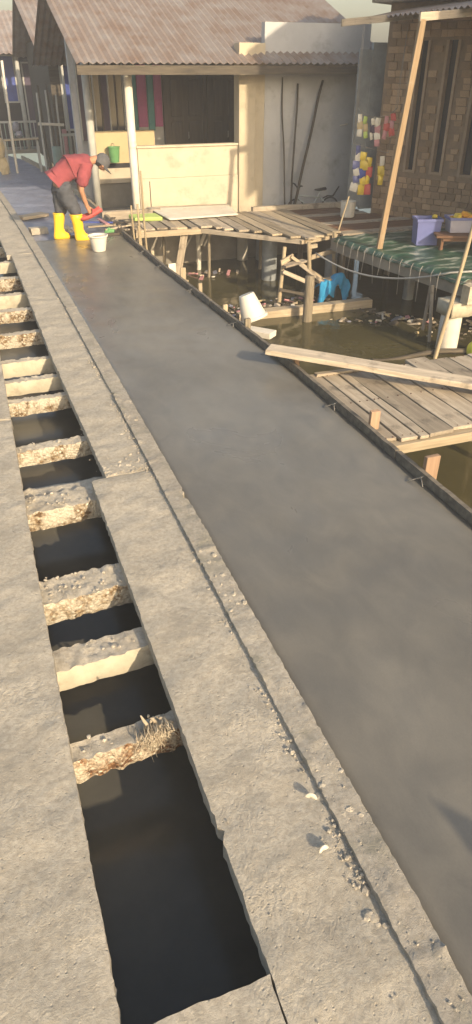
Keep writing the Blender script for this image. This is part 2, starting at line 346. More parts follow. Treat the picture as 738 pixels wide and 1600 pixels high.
# ------------------------------------------------------------------ setting: water and the causeway
def lerp_tab(tab, y):
    if y <= tab[0][0]: return tab[0][1]
    for (a, u), (b, v) in zip(tab, tab[1:]):
        if y <= b: return u + (v - u) * (y - a) / (b - a)
    return tab[-1][1]
def bend(y): return -max(0, y - 4) ** 2 * .00138 - max(0, y - 20) ** 2 * .02
KERB_R = lambda y: .905 + bend(y)
KERB_L = lambda y: .79 + bend(y)
FORM_TAB = [(-3, 2.38), (5, 2.385), (7, 2.32), (9, 2.24), (11, 2.21), (13, 2.22), (16, 2.2), (20, 2.09), (24, 1.68), (26, 1.15), (30, -.6)]
FORM = lambda y: lerp_tab(FORM_TAB, y)

tag(MB().add([(-150, -60, -.9), (150, -60, -.9), (150, 240, -.9), (-150, 240, -.9)], [(0, 1, 2, 3)]).build('water', MT['water']), kind='structure')

def rough_block(name, fx0, fx1, y0, y1, zt, zb, res, mt, amp=.004, edge=.008, parent=None, lump=0, seed=0, zskew=None, smooth=True, chips=0):
    """cast block between two curves: noisy top, ragged edges, closed sides"""
    ny = max(2, int((y1 - y0) / res)); wmid = fx1((y0 + y1) / 2) - fx0((y0 + y1) / 2); nx = max(2, int(wmid / res))
    vs = []; fs = []
    for j in range(ny + 1):
        y = y0 + (y1 - y0) * j / ny
        for i in range(nx + 1):
            t = i / nx
            a = fx0(y); b = fx1(y); x = a + (b - a) * t; yy = y
            if i in (0, nx):
                e = noise.noise((y * 5, seed + i, 1)) * edge * .7 + noise.noise((y * 38, seed + i, 7)) * edge * .9 + noise.noise((y * 80, seed + i, 9)) * edge * .6
                c = noise.noise((y * 4.3, seed + i * 3, 3))
                if chips and c > .28: e += (c - .28) * chips * (1 if i == 0 else -1) * abs(noise.noise((y * 60, 1, seed))) * 3
                x += e
            if j in (0, ny): yy += noise.noise((x * 14, seed, j)) * edge
            z = zt + noise.fractal((x * 5, y * 5, seed), .9, 2.1, 5) * amp
            if lump: z += max(0, noise.noise((x * 17, y * 17, seed + 3)) - .25) * lump
            if i in (0, nx): z -= abs(noise.noise((y * 25, 4, seed))) * .012
            vs.append((x, yy, z))
    n = nx + 1
    for j in range(ny):
        for i in range(nx): fs.append((j * n + i, j * n + i + 1, (j + 1) * n + i + 1, (j + 1) * n + i))
    loop = [i for i in range(n)] + [j * n + nx for j in range(1, ny + 1)] + [ny * n + i for i in range(nx - 1, -1, -1)] + [j * n for j in range(ny - 1, 0, -1)]
    prev = loop
    for frac in (.5, 1.0):
        cur = []
        for k in loop:
            v = vs[k]; cur.append(len(vs))
            o = noise.noise((v[0] * 20, v[1] * 20, frac * 9)) * edge * .8
            vs.append((v[0] + o, v[1] + o, v[2] + (zb - v[2]) * frac))
        for k in range(len(loop)):
            k2 = (k + 1) % len(loop); fs.append((prev[k], cur[k], cur[k2], prev[k2]))
        prev = cur
    fs.append(tuple(prev))
    o = MB().add(vs, fs).build(name, mt, parent, smooth=smooth)
    return o
def set_sharp(o, ang=40):
    try: o.data.set_sharp_from_angle(angle=R(ang))
    except Exception: pass

# wet pour (structure) with its formwork
o = rough_block('wet_concrete_walkway', lambda y: KERB_R(y) - .01, lambda y: FORM(y) + .004, -2.6, 11.35, 0, -.10, .06, MT['wet'], amp=.006, edge=0, seed=2)
tag(o, kind='structure')
for pth in [('outer_walkway_slab', lambda y: -1.35, lambda y: lerp_tab([(-3, -.035), (3, -.03), (6, 0), (14, .04)], y), -2.6, 4.88, 11), ('outer_walkway_slab', lambda y: -1.35, lambda y: lerp_tab([(-3, -.035), (3, -.03), (6, 0), (14, .04)], y), 4.905, 15.5, 12),
            ('inner_walkway_slab', lambda y: .40, lambda y: KERB_L(y) + .03, -2.6, 3.775, 13), ('inner_walkway_slab', lambda y: lerp_tab([(3.8, .495), (6, .445), (11, .42)], y), lambda y: KERB_L(y) + .03, 3.79, 10.42, 14),
            ('inner_walkway_slab', lambda y: .41 + bend(y) * .8, lambda y: KERB_L(y) + .03, 10.45, 19, 15)]:
    far = pth[3] > 4
    o = rough_block(pth[0], pth[1], pth[2], pth[3], pth[4], .02, -.055, .04 if far else .022, MT['slab'], amp=.008, edge=.006, lump=.012, seed=pth[5], chips=.06)
    set_sharp(o); tag(o, kind='structure')
o = rough_block('added_shade_slab', lambda y: -.03, lambda y: .395, -2.6, .80, .018, -.055, .03, MT['slab'], amp=.01, edge=.008, seed=19); set_sharp(o); tag(o, kind='structure')  # slab added to keep the sun off the near drain water
for a, b, sd in ((-2.6, 10.42, 21), (10.44, 24, 22)):
    o = rough_block('kerb', KERB_L, KERB_R, a, b, .044, -.08, .02 if a < 0 else .04, MT['kerb'], amp=.006, edge=.006, lump=.022 if a < 0 else .01, seed=sd, chips=.09)
    set_sharp(o); tag(o, kind='structure')

# the shallow drain under the old slabs, with its side walls; piles under the pour
m_, nt_, p_, new_, lnk_ = new_mat('stagnant_drain_water')
mp_ = coords(new_, lnk_, 'World', (1, 1, 1)); n_ = tex_noise(new_, lnk_, mp_, 2.5, 5); r_ = ramp(new_, [(.3, (.085, .080, .066)), (.7, (.12, .112, .09))]); lnk_(n_.outputs[0], r_.inputs[0]); lnk_(r_.outputs[0], p_.inputs['Base Color'])
p_.inputs['Roughness'].default_value = .16; p_.inputs['IOR'].default_value = 1.33
MT['drain'] = m_
tag(MB().add([(-.8, -2.6, -.43), (.84, -2.6, -.43), (.84, 15.4, -.43), (-.8, 15.4, -.43)], [(0, 1, 2, 3)]).build('drain_water', MT['drain']), kind='structure')
for x0, x1 in ((-.95, -.80), (.72, .86)):
    tag(MB().bx(x0, x1, -2.6, 15.4, -1.6, -.085).build('drain_wall', MT['base']), kind='structure')
tag(MB().bx(-.7995, .7195, 15.3, 15.4, -1.6, -.09).build('drain_wall', MT['base']), kind='structure')
for k, y in enumerate([-.9, 1.1, 3.1, 5.1, 7.2, 9.2, 11.2, 13.2]):
    tag(MB().tube([(1.9, y + .25, -1.6), (1.9, y + .25, -.1)], .09, 12).build('causeway_pile', MT['base'], smooth=True), kind='structure')

# crossbeams in the open trench: (front-top y, depth of top, face height, top z, kind, skew degrees)
BEAMS = [
    (1.78, .09, .125, -.055, 'rust', 3.0, 'first crossbeam up from the near open gap, rusty face with frayed rope'),
    (2.28, .14, .125, -.055, 'plaster', 2.5, 'second crossbeam of the open trench, smooth cream front face'),
    (2.76, .20, .13, -.055, 'agg', 3.5, 'third crossbeam of the open trench, wide crumbled top and pebbly face'),
    (3.64, .20, .13, -.055, 'agg', 2.5, 'fourth crossbeam of the open trench, loose pebbles on its broad top'),
    (4.47, .10, .12, -.055, 'agg', 2.0, 'fifth crossbeam of the open trench, thin with brown pebbly face'),
    (5.35, .08, .12, -.055, 'agg', 2.0, 'sixth crossbeam of the open trench, golden pebbly face'),
    (5.80, .09, .12, -.06, 'plaster', 1.0, 'seventh crossbeam of the open trench, cream crumbling face'),
    (6.28, .09, .14, -.055, 'plaster', 1.0, 'eighth crossbeam of the open trench, tall pale cream face'),
    (7.08, .10, .13, -.055, 'agg', 1.0, 'ninth crossbeam of the open trench, brown speckled face'),
    (7.92, .12, .13, -.055, 'agg', 0, 'tenth crossbeam of the open trench, grey crusted top'),
    (8.58, .10, .15, -.055, 'plaster', 0, 'eleventh crossbeam of the open trench, dull cream face'),
    (9.38, .12, .15, -.055, 'agg', 0, 'twelfth crossbeam of the open trench, small in the distance'),
    (10.3, .10, .14, -.055, 'plaster', 0, 'thirteenth crossbeam of the open trench, far up the trench'),
    (11.3, .10, .14, -.055, 'agg', 0, 'fourteenth crossbeam of the open trench, last one visible at the frame edge'),
]
def crossbeam(y, dp, hh, zt, kind, skew, label, idx):
    x0, x1 = -.16, .60; nx = 48; nd = max(3, int(dp / .022)); vs = []; fs = []; mi = []
    sk = math.tan(R(skew)); sd = idx * 7.3
    def P(i, v, z):
        x = x0 + (x1 - x0) * i / nx
        return (x, y + v + (x - .2) * sk, z)
    rows = []
    # bottom back -> back top -> top rows -> front top -> front mid -> front bottom
    prof = [(dp, zt - hh, 0)] + [(dp - dp * j / nd, zt, 1) for j in range(nd + 1)] + [(-.004, zt - hh * .3, 2), (-.006, zt - hh * .6, 2), (0, zt - hh, 2)]
    for (v, z, k) in prof:
        row = []
        for i in range(nx + 1):
            x = i * .7 / nx
            nz = noise.fractal((x * 26 + sd, v * 26, k * 3.1), .8, 2, 4)
            zz = z; vv = v
            if k == 1: zz += nz * .011 + max(0, noise.noise((x * 45, v * 45 + sd, 1)) - .25) * .016
            if k == 2: vv += nz * (.010 if kind != 'plaster' else .004); zz += noise.noise((x * 20, sd, z * 30)) * .008
            if k == 1 and abs(v) < 1e-6: vv += noise.noise((x * 30, sd, 5)) * .016
            row.append(len(vs)); vs.append(P(i, vv, zz))
        rows.append((row, k))
    for (a, ka), (b, kb) in zip(rows, rows[1:]):
        for i in range(nx):
            fs.append((a[i], a[i + 1], b[i + 1], b[i])); mi.append(1 if kb == 2 else 0)
    a = rows[-1][0]; b = rows[0][0]
    for i in range(nx): fs.append((a[i], a[i + 1], b[i + 1], b[i])); mi.append(0)
    mb = MB(); mb.v = vs; mb.f = [list(f) for f in fs]; mb.m = mi
    mb.f.append([r[0][0] for r in rows]); mb.m.append(0); mb.f.append([r[0][-1] for r in reversed(rows)]); mb.m.append(0)
    o = mb.build('concrete_crossbeam', [MT['beamtop'], {'agg': MT['agg'], 'rust': MT['aggred'], 'plaster': MT['plaster']}[kind]], smooth=True)
    set_sharp(o, 35); return tag(o, label, 'crossbeam', 'crossbeams across the open trench')
for k, b in enumerate(BEAMS): crossbeam(*b, k)

# a second thin ledge at the fourth beam
o = rough_block('broken_concrete_ledge', lambda y: -.10, lambda y: .56, 3.885, 3.985, -.085, -.16, .02, MT['beamtop'], amp=.012, edge=.012, lump=.04, seed=33)
tag(o, 'thin broken concrete ledge with loose pebbles behind the fourth crossbeam', 'ledge')

# frayed fibre hanging over the first beam
mb = MB()
for k in range(85):
    x = .305 + random.gauss(0, .032); y = 1.775 + random.uniform(0, .06); z = -.045 + random.uniform(0, .03)
    L = random.uniform(.03, .12) * (1.6 if random.random() < .12 else 1); dx = random.gauss(0, .35); pts = [(x, y + .02, z)]
    for q in range(1, 7):
        t = q / 6; pts.append((x + dx * L * t + random.gauss(0, .005), y + .02 - (y + .02 - 1.752 - (x - .2) * .05) * min(1, t * 2) + random.gauss(0, .003), z + .018 * math.sin(t * 3) - L * max(0, t - .25) ** 1.2))
    r_ = random.choice([.001, .0013, .002, .003]); mb.tube(pts, [r_ * (1 - .5 * q / 6) for q in range(7)], 5)
for k in range(34):
    lumpy(mb, (.30 + random.gauss(0, .03), 1.80 + random.gauss(0, .022), -.05 + abs(random.gauss(0, .02))), random.uniform(.006, .016), flat=.8)
for k in range(2):
    x = .27 + k * .035; mb.tube([(x, 1.82, -.05), (x + .008, 1.815, -.01), (x - .002, 1.81, .02), (x - .012, 1.815, .05 - k * .03)], [.010, .008, .007, .003], 6)
tag(mb.build('frayed_rope', MT['rope'], smooth=True), 'frayed pale rope fibres hanging over the rusty first crossbeam', 'rope')

# crumbs, pebbles and shells on the slabs
mb = MB()
for k in range(900):
    y = random.uniform(.4, 6.5) if random.random() < .8 else random.uniform(.4, 12)
    x = KERB_L(y) - abs(random.gauss(0, .028)); r = random.choice([.002, .003, .004, .005, .007]) * (1 if random.random() < .93 else 1.6)
    if noise.noise((0, y * 2.2, 4)) < .02: continue
    lumpy(mb, (x, y, .024 + r * .3), r)
for k in range(220):
    y = random.uniform(.4, 9); x = random.uniform(.80, .90) + bend(y); r = random.choice([.002, .003, .004, .005])
    if noise.noise((3, y * 1.7, 4)) < .0: continue
    lumpy(mb, (x, y, .044 + r * .3), r)
for k in range(160):
    y = random.uniform(.4, 7); x = random.choice([random.uniform(-.7, -.05), random.uniform(.42, .75)]); lumpy(mb, (x, y, .022), random.choice([.002, .003, .004]))
for k in range(340):      # flat splashes of set mortar along both sides of the kerb
    y = random.uniform(.5, 9.5); g = noise.noise((7, y * 1.4, 2))
    if g < .05: continue
    r = random.uniform(.006, .022)
    if random.random() < .55: lumpy(mb, (KERB_L(y) - abs(random.gauss(0, .03)), y, .019), r, flat=.35)
    else: lumpy(mb, (random.uniform(.80, .895) + bend(y), y, .041), r, flat=.35)
for k in range(120):
    y = 3.80 + abs(random.gauss(0, .10)); lumpy(mb, (random.uniform(.5, .78), y, .022), random.choice([.003, .005, .009, .014]), flat=.5)
for k, b in enumerate(BEAMS[:6]):
    for q in range(34 if k in (2, 3) else 12):
        lumpy(mb, (random.uniform(-.02, .38), b[0] + random.uniform(0, b[1]), -.045), random.choice([.004, .006, .008, .011]))
tag(mb.build('concrete_crumbs', MT['beamtop']), 'loose concrete crumbs and grit scattered on the slabs and kerb', kind='stuff')
def shell(loc, rz, label, s=1):
    mb = MB(); n = 14; vs = [(0, 0, .0)]; fs = []
    for j in range(1, 6):
        for i in range(n + 1):
            a = math.pi * (.04 + .92 * i / n); r = .0062 * j
            vs.append((math.cos(a) * r * 1.05, math.sin(a) * r, .017 * math.sin(j / 5 * 2.1) * (.75 + .25 * math.sin(a)) + .0012 * math.cos(a * 16)))
    for i in range(n): fs.append((0, 1 + i, 2 + i))
    for j in range(4):
        for i in range(n): b_ = 1 + j * (n + 1) + i; fs.append((b_, b_ + 1, b_ + n + 2, b_ + n + 1))
    mb.add(vs, fs)
    o = mb.build('white_shell', MT['shell'], smooth=True, world=Matrix.Translation(loc) @ Euler((R(55), R(10), rz)).to_matrix().to_4x4() @ Matrix.Scale(s, 4))
    md = o.modifiers.new('thick', 'SOLIDIFY'); md.thickness = .003
    return tag(o, label, 'shell', 'shell pieces on the slab')
shell((.745, 1.265, .03), R(-30), 'white shell fragment by the kerb, the farther of two', .72)
shell((.70, 1.075, .03), R(15), 'white shell fragment on the slab, nearest the bottom edge', .68)

# formwork boards along the pour
def form_board(y0, y1, label, z1=.06):
    vs = []; fs = []; ny = max(4, int((y1 - y0) / .08))
    for j in range(ny + 1):
        y = y0 + (y1 - y0) * j / ny; x = FORM(y); wob = noise.noise((y * 1.7, 2, 8)) * .008
        zt = z1 + noise.noise((y * 6, 1, 1)) * .006 + noise.noise((y * 30, 1, 1)) * .004
        for (dx, z) in ((0, -.2), (.035, -.2), (.035, zt), (0, zt + .003)): vs.append((x + dx + wob, y, z))
    for j in range(ny):
        for k in range(4): fs.append((j * 4 + k, j * 4 + (k + 1) % 4, j * 4 + 4 + (k + 1) % 4, j * 4 + 4 + k))
    fs.append((3, 2, 1, 0)); e = ny * 4; fs.append((e, e + 1, e + 2, e + 3))
    o = MB().add(vs, fs).build('form_board', MT['form']); return tag(o, label, 'form board', 'form boards along the pour')
fb = [form_board(-2.6, 3.38, 'nearest dark form board edging the wet concrete, running off the frame'),
      form_board(3.40, 7.18, 'middle dark form board edging the wet concrete beside the near platform'),
      form_board(7.20, 11.4, 'far dark form board edging the wet concrete up to the man')]
for y, k in ((4.25, 1), (3.05, 0), (5.5, 1), (7.75, 2), (9.0, 2), (9.9, 2), (6.4, 1)):
    x = FORM(y); mb = MB()
    mb.tube([(x - .09, y + .05, .006), (x - .05, y + .02, .03), (x + .01, y, .05), (x + .05, y - .01, .03), (x + .055, y - .01, -.1)], .0035, 5)
    mb.tube([(x - .02, y + .01, .045), (x - .05, y - .05, .05), (x - .06, y - .08, .03)], .003, 5)
    mb.build('tie_wire', MT['wire'], fb[k], smooth=True)
# stakes outside the form
STK = [(2.47, 3.11, .15, .10, .035, 'peg', 'stubby flat peg behind the nearest stretch of form board'),
       (2.465, 3.84, .145, .075, .035, 'peg', 'flat peg at the near corner of the grey plank platform'),
       (2.45, 5.17, .11, .05, .03, 'peg', 'orange peg under the raised end of the long loose board'),
       (2.40, 6.22, .13, .055, .05, 'bark', 'dark round-topped stake just below the upturned white bucket'),
       (2.37, 6.85, .10, .05, .03, 'woodpale', 'pale stake left of the upturned white bucket'),
       (2.36, 7.66, .13, .045, .03, 'woodpale', 'lone pale stake above the white bucket and its rubbish'),
       (2.36, 8.42, .13, .07, .03, 'woodpale', 'wide pale stake by the form, one of a close pair'),
       (2.33, 8.80, .10, .10, .03, 'whitepaint', 'short broad whitish stake by the form, other one of a pair'),
       (2.29, 9.66, .10, .04, .03, 'woodpale', 'thin pale stake far along the form below the slanted board'),
       (2.28, 10.45, .30, .035, .035, 'bamboo', 'small stick standing by the form near the mid deck corner')]
for x, y, zt, wd, th, mt, lab in STK:
    o = plank('form_stake', (x, y, -1.3), (x + random.uniform(-.01, .01), y, zt), wd, th, MT[mt], upv=(0, 1, 0) if mt != 'x' else (1, 0, 0))
    tag(o, lab, 'stake', 'stakes holding the form')
for x, y, zt, r, lab in ((2.36, 11.05, .47, .02, 'leftmost of the three thin upright sticks left of the cream wall'), (2.44, 10.95, .50, .022, 'middle of the three thin upright sticks left of the cream wall'), (2.52, 10.95, .95, .02, 'tallest of the three thin sticks, in front of the white post')):
    tag(pole('upright_stick', (x, y, -1.2), (x - .03, y + .02, zt), r, r * .7, MT['bamboo']), lab, 'stick', 'thin sticks by the far end of the form')
# unseen pointed board, added to throw the narrow shadow at lower right
m_, L_ = frame_from((2.47, -1.90, -1.3), (1.886, -1.77, 1.27)); h_ = L_ / 2
t_ = h_ - .10
mb = MB(); mb.add([(-h_, -.07, -.018), (-h_, .07, -.018), (-h_, .07, .018), (-h_, -.07, .018), (t_, -.07, -.018), (t_, .07, -.018), (t_, .07, .018), (t_, -.07, .018), (h_, .0, 0)], [(3, 2, 1, 0), (0, 1, 5, 4), (1, 2, 6, 5), (2, 3, 7, 6), (3, 0, 4, 7), (4, 5, 8), (5, 6, 8), (6, 7, 8), (7, 4, 8)])
tag(mb.build('added_shadow_board', MT['woodpale'], world=m_), 'tall pointed board added outside the frame to cast a shadow', 'stake')

# ------------------------------------------------------------------ unpoured stretch: plastic sheet, edging boards
vs = []; fs = []; nx, ny = 26, 150
for j in range(ny + 1):
    y = 11.4 + 18.6 * j / ny
    for i in range(nx + 1):
        x = KERB_R(y) + (FORM(y) + .02 - KERB_R(y)) * i / nx
        z = -.05 + noise.noise((x * 2.0, y * 4.5, 1)) * .03 + noise.noise((x * 5, y * 9, 4)) * .014
        vs.append((x, y, z))
for j in range(ny):
    for i in range(nx): fs.append((j * (nx + 1) + i, j * (nx + 1) + i + 1, (j + 1) * (nx + 1) + i + 1, (j + 1) * (nx + 1) + i))
tag(MB().add(vs, fs).build('plastic_sheet_path', MT['sheet'], smooth=True), kind='structure')
for (y0, y1, lab) in ((12.2, 15.8, 'pale edging board right of the plastic sheet, behind the man'), (15.9, 20.2, 'long pale edging board along the plastic sheet beyond the man'), (20.3, 23.6, 'farthest pale edging board where the path bends left')):
    tag(plank('edging_board', (FORM(y0) + .04, y0, -.02), (FORM(y1) + .04, y1, -.02), .16, .05, MT['woodpale'], upv=(1, 0, 0)), lab, 'edging board', 'edging boards along the sheet')
tag(plank('stop_block', (.86, 12.15, .0), (1.13, 12.2, .0), .15, .10, MT['slab']), 'short pale block across the path just left of the boots', 'block')
tag(plank('stop_board', (.80, 13.5, -.01), (1.28, 13.75, -.01), .24, .05, MT['woodpale']), 'long flat board across the plastic sheet behind the man', 'board')
tag(plank('stop_board', (1.20, 11.42, .0), (2.2, 11.42, .0), .05, .06, MT['wooddark']), 'dark stop board at the end of the wet pour under the boots', 'board')

# ------------------------------------------------------------------ platforms on the right
# near grey plank platform
np_ = thing('plank_platform', (3.3, 4.25, -.9), 'weathered grey plank platform over the water beside the wet concrete', 'platform')
x = 2.44
for wd in (.135, .15, .085, .215, .215, .20, .22, .20, .21, .2):
    dz = random.uniform(-.006, .006); plank('deck_plank', (x + wd / 2, 3.64 + random.uniform(-.025, .02), -.012 + dz), (x + wd / 2 + random.uniform(-.008, .008), 4.94 + random.uniform(-.05, .04), -.012 - dz), wd - random.uniform(.012, .022), .03, MT['wood'], np_, rough=.005, seg=10)
    for ny_ in (3.67, 4.30, 4.88):
        for nx_ in (.28, .72): MB().tube([(x + wd * nx_, ny_ + random.uniform(-.01, .01), -.01), (x + wd * nx_, ny_, .0075)], .006, 6).build('nail', MT['rust'], np_)
    x += wd
plank('edge_beam', (2.46, 3.63, -.066), (4.5, 3.63, -.066), .07, .075, MT['woodpale'], np_)
plank('edge_beam', (2.46, 4.93, -.066), (4.5, 4.93, -.066), .07, .07, MT['wood'], np_)
plank('batten', (2.52, 4.905, .014), (2.95, 4.90, .014), .055, .022, MT['wood'], np_)
plank('joist', (2.46, 4.3, -.064), (4.5, 4.3, -.064), .07, .07, MT['wooddark'], np_)
for px_, py_ in ((2.56, 3.70), (4.3, 3.70), (2.6, 4.86), (4.3, 4.86)):
    pole('leg', (px_, py_, -1.5), (px_, py_, -.03), .05, .045, MT['bark'], np_)
# long loose board lying across it
tag(plank('loose_board', (2.21, 5.22, .175), (4.35, 3.42, .055), .17, .045, MT['wood'], seg=10), 'long loose grey board lying across the platform, raised end over the wet concrete', 'board')
# thick pile at the right edge below the platform
tag(pole('mooring_pile', (2.84, 2.78, -1.5), (2.86, 2.80, -.12), .055, .05, MT['bark']), 'rough dark pile at the right frame edge below the platform', 'pile')

# far plank deck in front of the cream wall
fd = thing('plank_deck', (4, 11.6, -.9), 'old uneven plank deck in front of the cream wall', 'deck')
FRONT = [(2.4, 11.66), (3.55, 11.62), (4.15, 11.15), (4.45, 10.75), (4.85, 10.12), (5.25, 10.22), (5.65, 10.42)]
x = 2.5
while x < 5.6:
    wd = random.choice([.15, .18, .2, .22])
    yf = lerp_tab(FRONT, x + wd / 2) + random.uniform(-.05, .03)
    sl = random.uniform(-.03, .03)
    plank('deck_plank', (x + wd / 2 + sl, yf, -.012 + random.uniform(-.008, .012)), (x + wd / 2, 12.62 + random.uniform(-.05, .05), -.012), wd - random.uniform(.012, .03), .032, MT['wood' if random.random() < .6 else 'woodpale'], fd, rough=.006)
    x += wd
plank('edge_beam', (2.48, 11.64, -.075), (3.62, 11.60, -.075), .05, .09, MT['woodpale'], fd)
plank('edge_beam', (3.6, 11.62, -.07), (4.85, 10.2, -.07), .06, .07, MT['wood'], fd)
plank('edge_beam', (4.80, 10.18, -.07), (5.62, 10.44, -.07), .05, .06, MT['woodpale'], fd)
plank('joist', (2.5, 12.45, -.07), (5.6, 12.45, -.07), .06, .08, MT['wooddark'], fd)
plank('joist', (4.0, 11.6, -.07), (5.6, 11.6, -.07), .06, .08, MT['wooddark'], fd)
# what props it up
def prop(name, a, b, r0, r1, mt, lab, cat, grp='props under the far plank deck', kind='pole', wd=None):
    o = pole(name, a, b, r0, r1, MT[mt]) if kind == 'pole' else plank(name, a, b, r0, r1, MT[mt], upv=(0, 1, 0))
    return tag(o, lab, cat, grp)
prop('deck_prop', (3.10, 12.3, -1.3), (3.12, 12.25, -.12), .03, .028, 'bark', 'short stick prop left of the slanted board under the far deck', 'prop')
prop('deck_prop', (3.18, 11.95, -1.2), (3.34, 11.66, -.06), .13, .03, 'wood', 'slanted grey board propping the far plank deck', 'prop', kind='plank')
prop('deck_prop', (3.80, 11.85, -1.3), (3.78, 11.7, -.1), .032, .028, 'bark', 'thin dark stick under the deck right of the whitish prop', 'prop')
prop('deck_prop', (3.78, 12.4, -1.3), (3.80, 12.4, -.1), .045, .04, 'whitepaint', 'whitish wrapped prop under the far plank deck', 'prop')
prop('deck_prop', (3.80, 12.3, -.45), (3.98, 12.25, -.05), .06, .025, 'whitepaint', 'whitish brace leaning against the wrapped prop', 'brace', kind='plank')
prop('deck_prop', (4.86, 12.06, -1.3), (4.88, 12.0, -.1), .03, .028, 'bamboo', 'left of two bamboo sticks standing close together under the deck', 'prop')
prop('deck_prop', (4.96, 12.02, -1.3), (4.98, 11.9, -.1), .03, .026, 'bamboo', 'right of two bamboo sticks standing close together under the deck', 'prop')
def pipe_pile(loc, r, zt, mt, lab, bands=0):
    mb = MB(); mb.lathe([(0, -.7), (r, -.7), (r, 0), (r * 1.02, .02), (r, zt), (r * .98, zt + .005), (0, zt + .005)], 20)
    o = mb.build('pipe_pile', MT[mt], smooth=True, world=Matrix.Translation((loc[0], loc[1], -.9))); set_sharp(o, 30)
    return tag(o, lab, 'pile', 'pipe piles standing in the water')
pipe_pile((4.83, 12.86), .10, .78, 'whitepaint', 'white pipe pile under the far deck below the cream wall')
pipe_pile((5.50, 10.42), .10, .62, 'zincgrey', 'grey pipe pile behind the blue cloth')
pipe_pile((4.75, 11.3), .13, .82, 'zincgrey', 'thick dull blue-grey pile in shade under the deck')
pipe_pile((5.2, 12.75), .12, .80, 'zincgrey', 'rearmost dull grey pile in the dark under the deck')

# rickety ladder-like frame under the deck corner
rf = thing('rickety_frame', (4.9, 10.0, -.9), 'rickety frame of nailed sticks under the deck corner holding a blue cloth', 'frame')
L1b, L1t = Vector((4.30, 9.82, -1.0)), Vector((4.50, 10.1, -.10))
L2b, L2t = Vector((4.78, 9.62, -1.0)), Vector((4.86, 10.0, -.03))
L3b, L3t = Vector((5.36, 10.0, -1.0)), Vector((5.45, 10.28, .02))
L4b, L4t = Vector((5.06, 10.35, -1.0)), Vector((5.10, 10.45, -.04))
for a, b in ((L1b, L1t), (L2b, L2t), (L3b, L3t), (L4b, L4t)): pole('leg', a, b, .034, .03, MT['bamboo'], rf, bend=.02)
plank('rail', (4.86, 9.98, -.27), (5.44, 10.18, -.24), .07, .03, MT['woodpale'], rf, upv=(0, 1, 0))
plank('rail', (4.36, 9.92, -.30), (4.62, 10.05, -.24), .08, .03, MT['woodpale'], rf, upv=(0, 1, 0))
plank('rung', (4.40, 9.9, -.42), (4.84, 9.8, -.62), .06, .025, MT['wood'], rf, upv=(0, 1, 0))
plank('rung', (4.34, 9.86, -.68), (4.80, 9.72, -.78), .05, .025, MT['wooddark'], rf, upv=(0, 1, 0))
plank('stringer', (4.56, 9.98, -.22), (5.20, 9.74, -.68), .05, .03, MT['woodpale'], rf, upv=(0, 1, 0))
plank('stringer', (4.62, 9.78, -.30), (5.05, 9.7, -.62), .045, .03, MT['wood'], rf, upv=(0, 1, 0))
plank('tread', (4.90, 9.74, -.58), (5.40, 9.80, -.56), .14, .03, MT['woodpale'], rf)
plank('tread', (4.40, 9.9, -.34), (4.82, 9.98, -.30), .14, .03, MT['wood'], rf)
plank('block', (4.92, 10.1, -.13), (5.08, 10.16, -.13), .06, .05, MT['woodpale'], rf, upv=(0, 1, 0))
# blue cloth hung over the tread
vs = []; fs = []; nu, nv = 28, 34
for j in range(nv + 1):
    t = j / nv
    for i in range(nu + 1):
        u = i / nu; x = 4.93 + .52 * u
        top = -.47 - .16 * abs(u - .62) * 1.5 + .035 * math.sin(u * 11) + .015 * math.sin(u * 27)
        g_ = lambda c, w_: math.exp(-((u - c) / w_) ** 2)
        leg_ = .22 + .20 * g_(.12, .16) + .15 * g_(.84, .13) - .08 * g_(.6, .08) + .04 * math.sin(u * 31) + .03 * math.sin(u * 13 + 1)
        fold = math.sin(u * 23 + t * 2.5) * .03 + math.sin(u * 47 + 2) * .012
        if t < .3:
            q = t / .3; y = 9.86 - .22 * q + .05 * u; z = top - .10 * (1 - q) ** 1.5 + .02 * noise.noise((u * 6, t * 9, 1))
        else:
            q = (t - .3) / .7; y = 9.635 + .05 * u - .03 * min(1, q * 4) + fold * min(1, q * 2); z = top - leg_ * q - .01 * math.sin(q * 3)
        vs.append((x + .03 * noise.noise((u * 3, t * 3, 8)) - .04 * (t if u < .4 else 0), y, z))
for j in range(nv):
    for i in range(nu): fs.append((j * (nu + 1) + i, j * (nu + 1) + i + 1, (j + 1) * (nu + 1) + i + 1, (j + 1) * (nu + 1) + i))
o = MB().add(vs, fs).build('blue_cloth', MT['bluecloth'], smooth=True); md = o.modifiers.new('thick', 'SOLIDIFY'); md.thickness = .008
tag(o, 'bright blue cloth draped over the rickety frame above the water', 'cloth')
# floating baulk and the stake in front
tag(plank('floating_baulk', (3.42, 9.30, -.86), (5.62, 9.24, -.84), .15, .13, MT['woodpale'], seg=14, rough=.012), 'long pale timber baulk floating below the rickety frame', 'timber')
tag(pole('mooring_stake', (4.35, 8.87, -1.6), (4.40, 8.95, -.26), .075, .068, MT['bark'], bend=.006, n=12), 'thick upright stake in the water beside the blue cloth', 'stake')

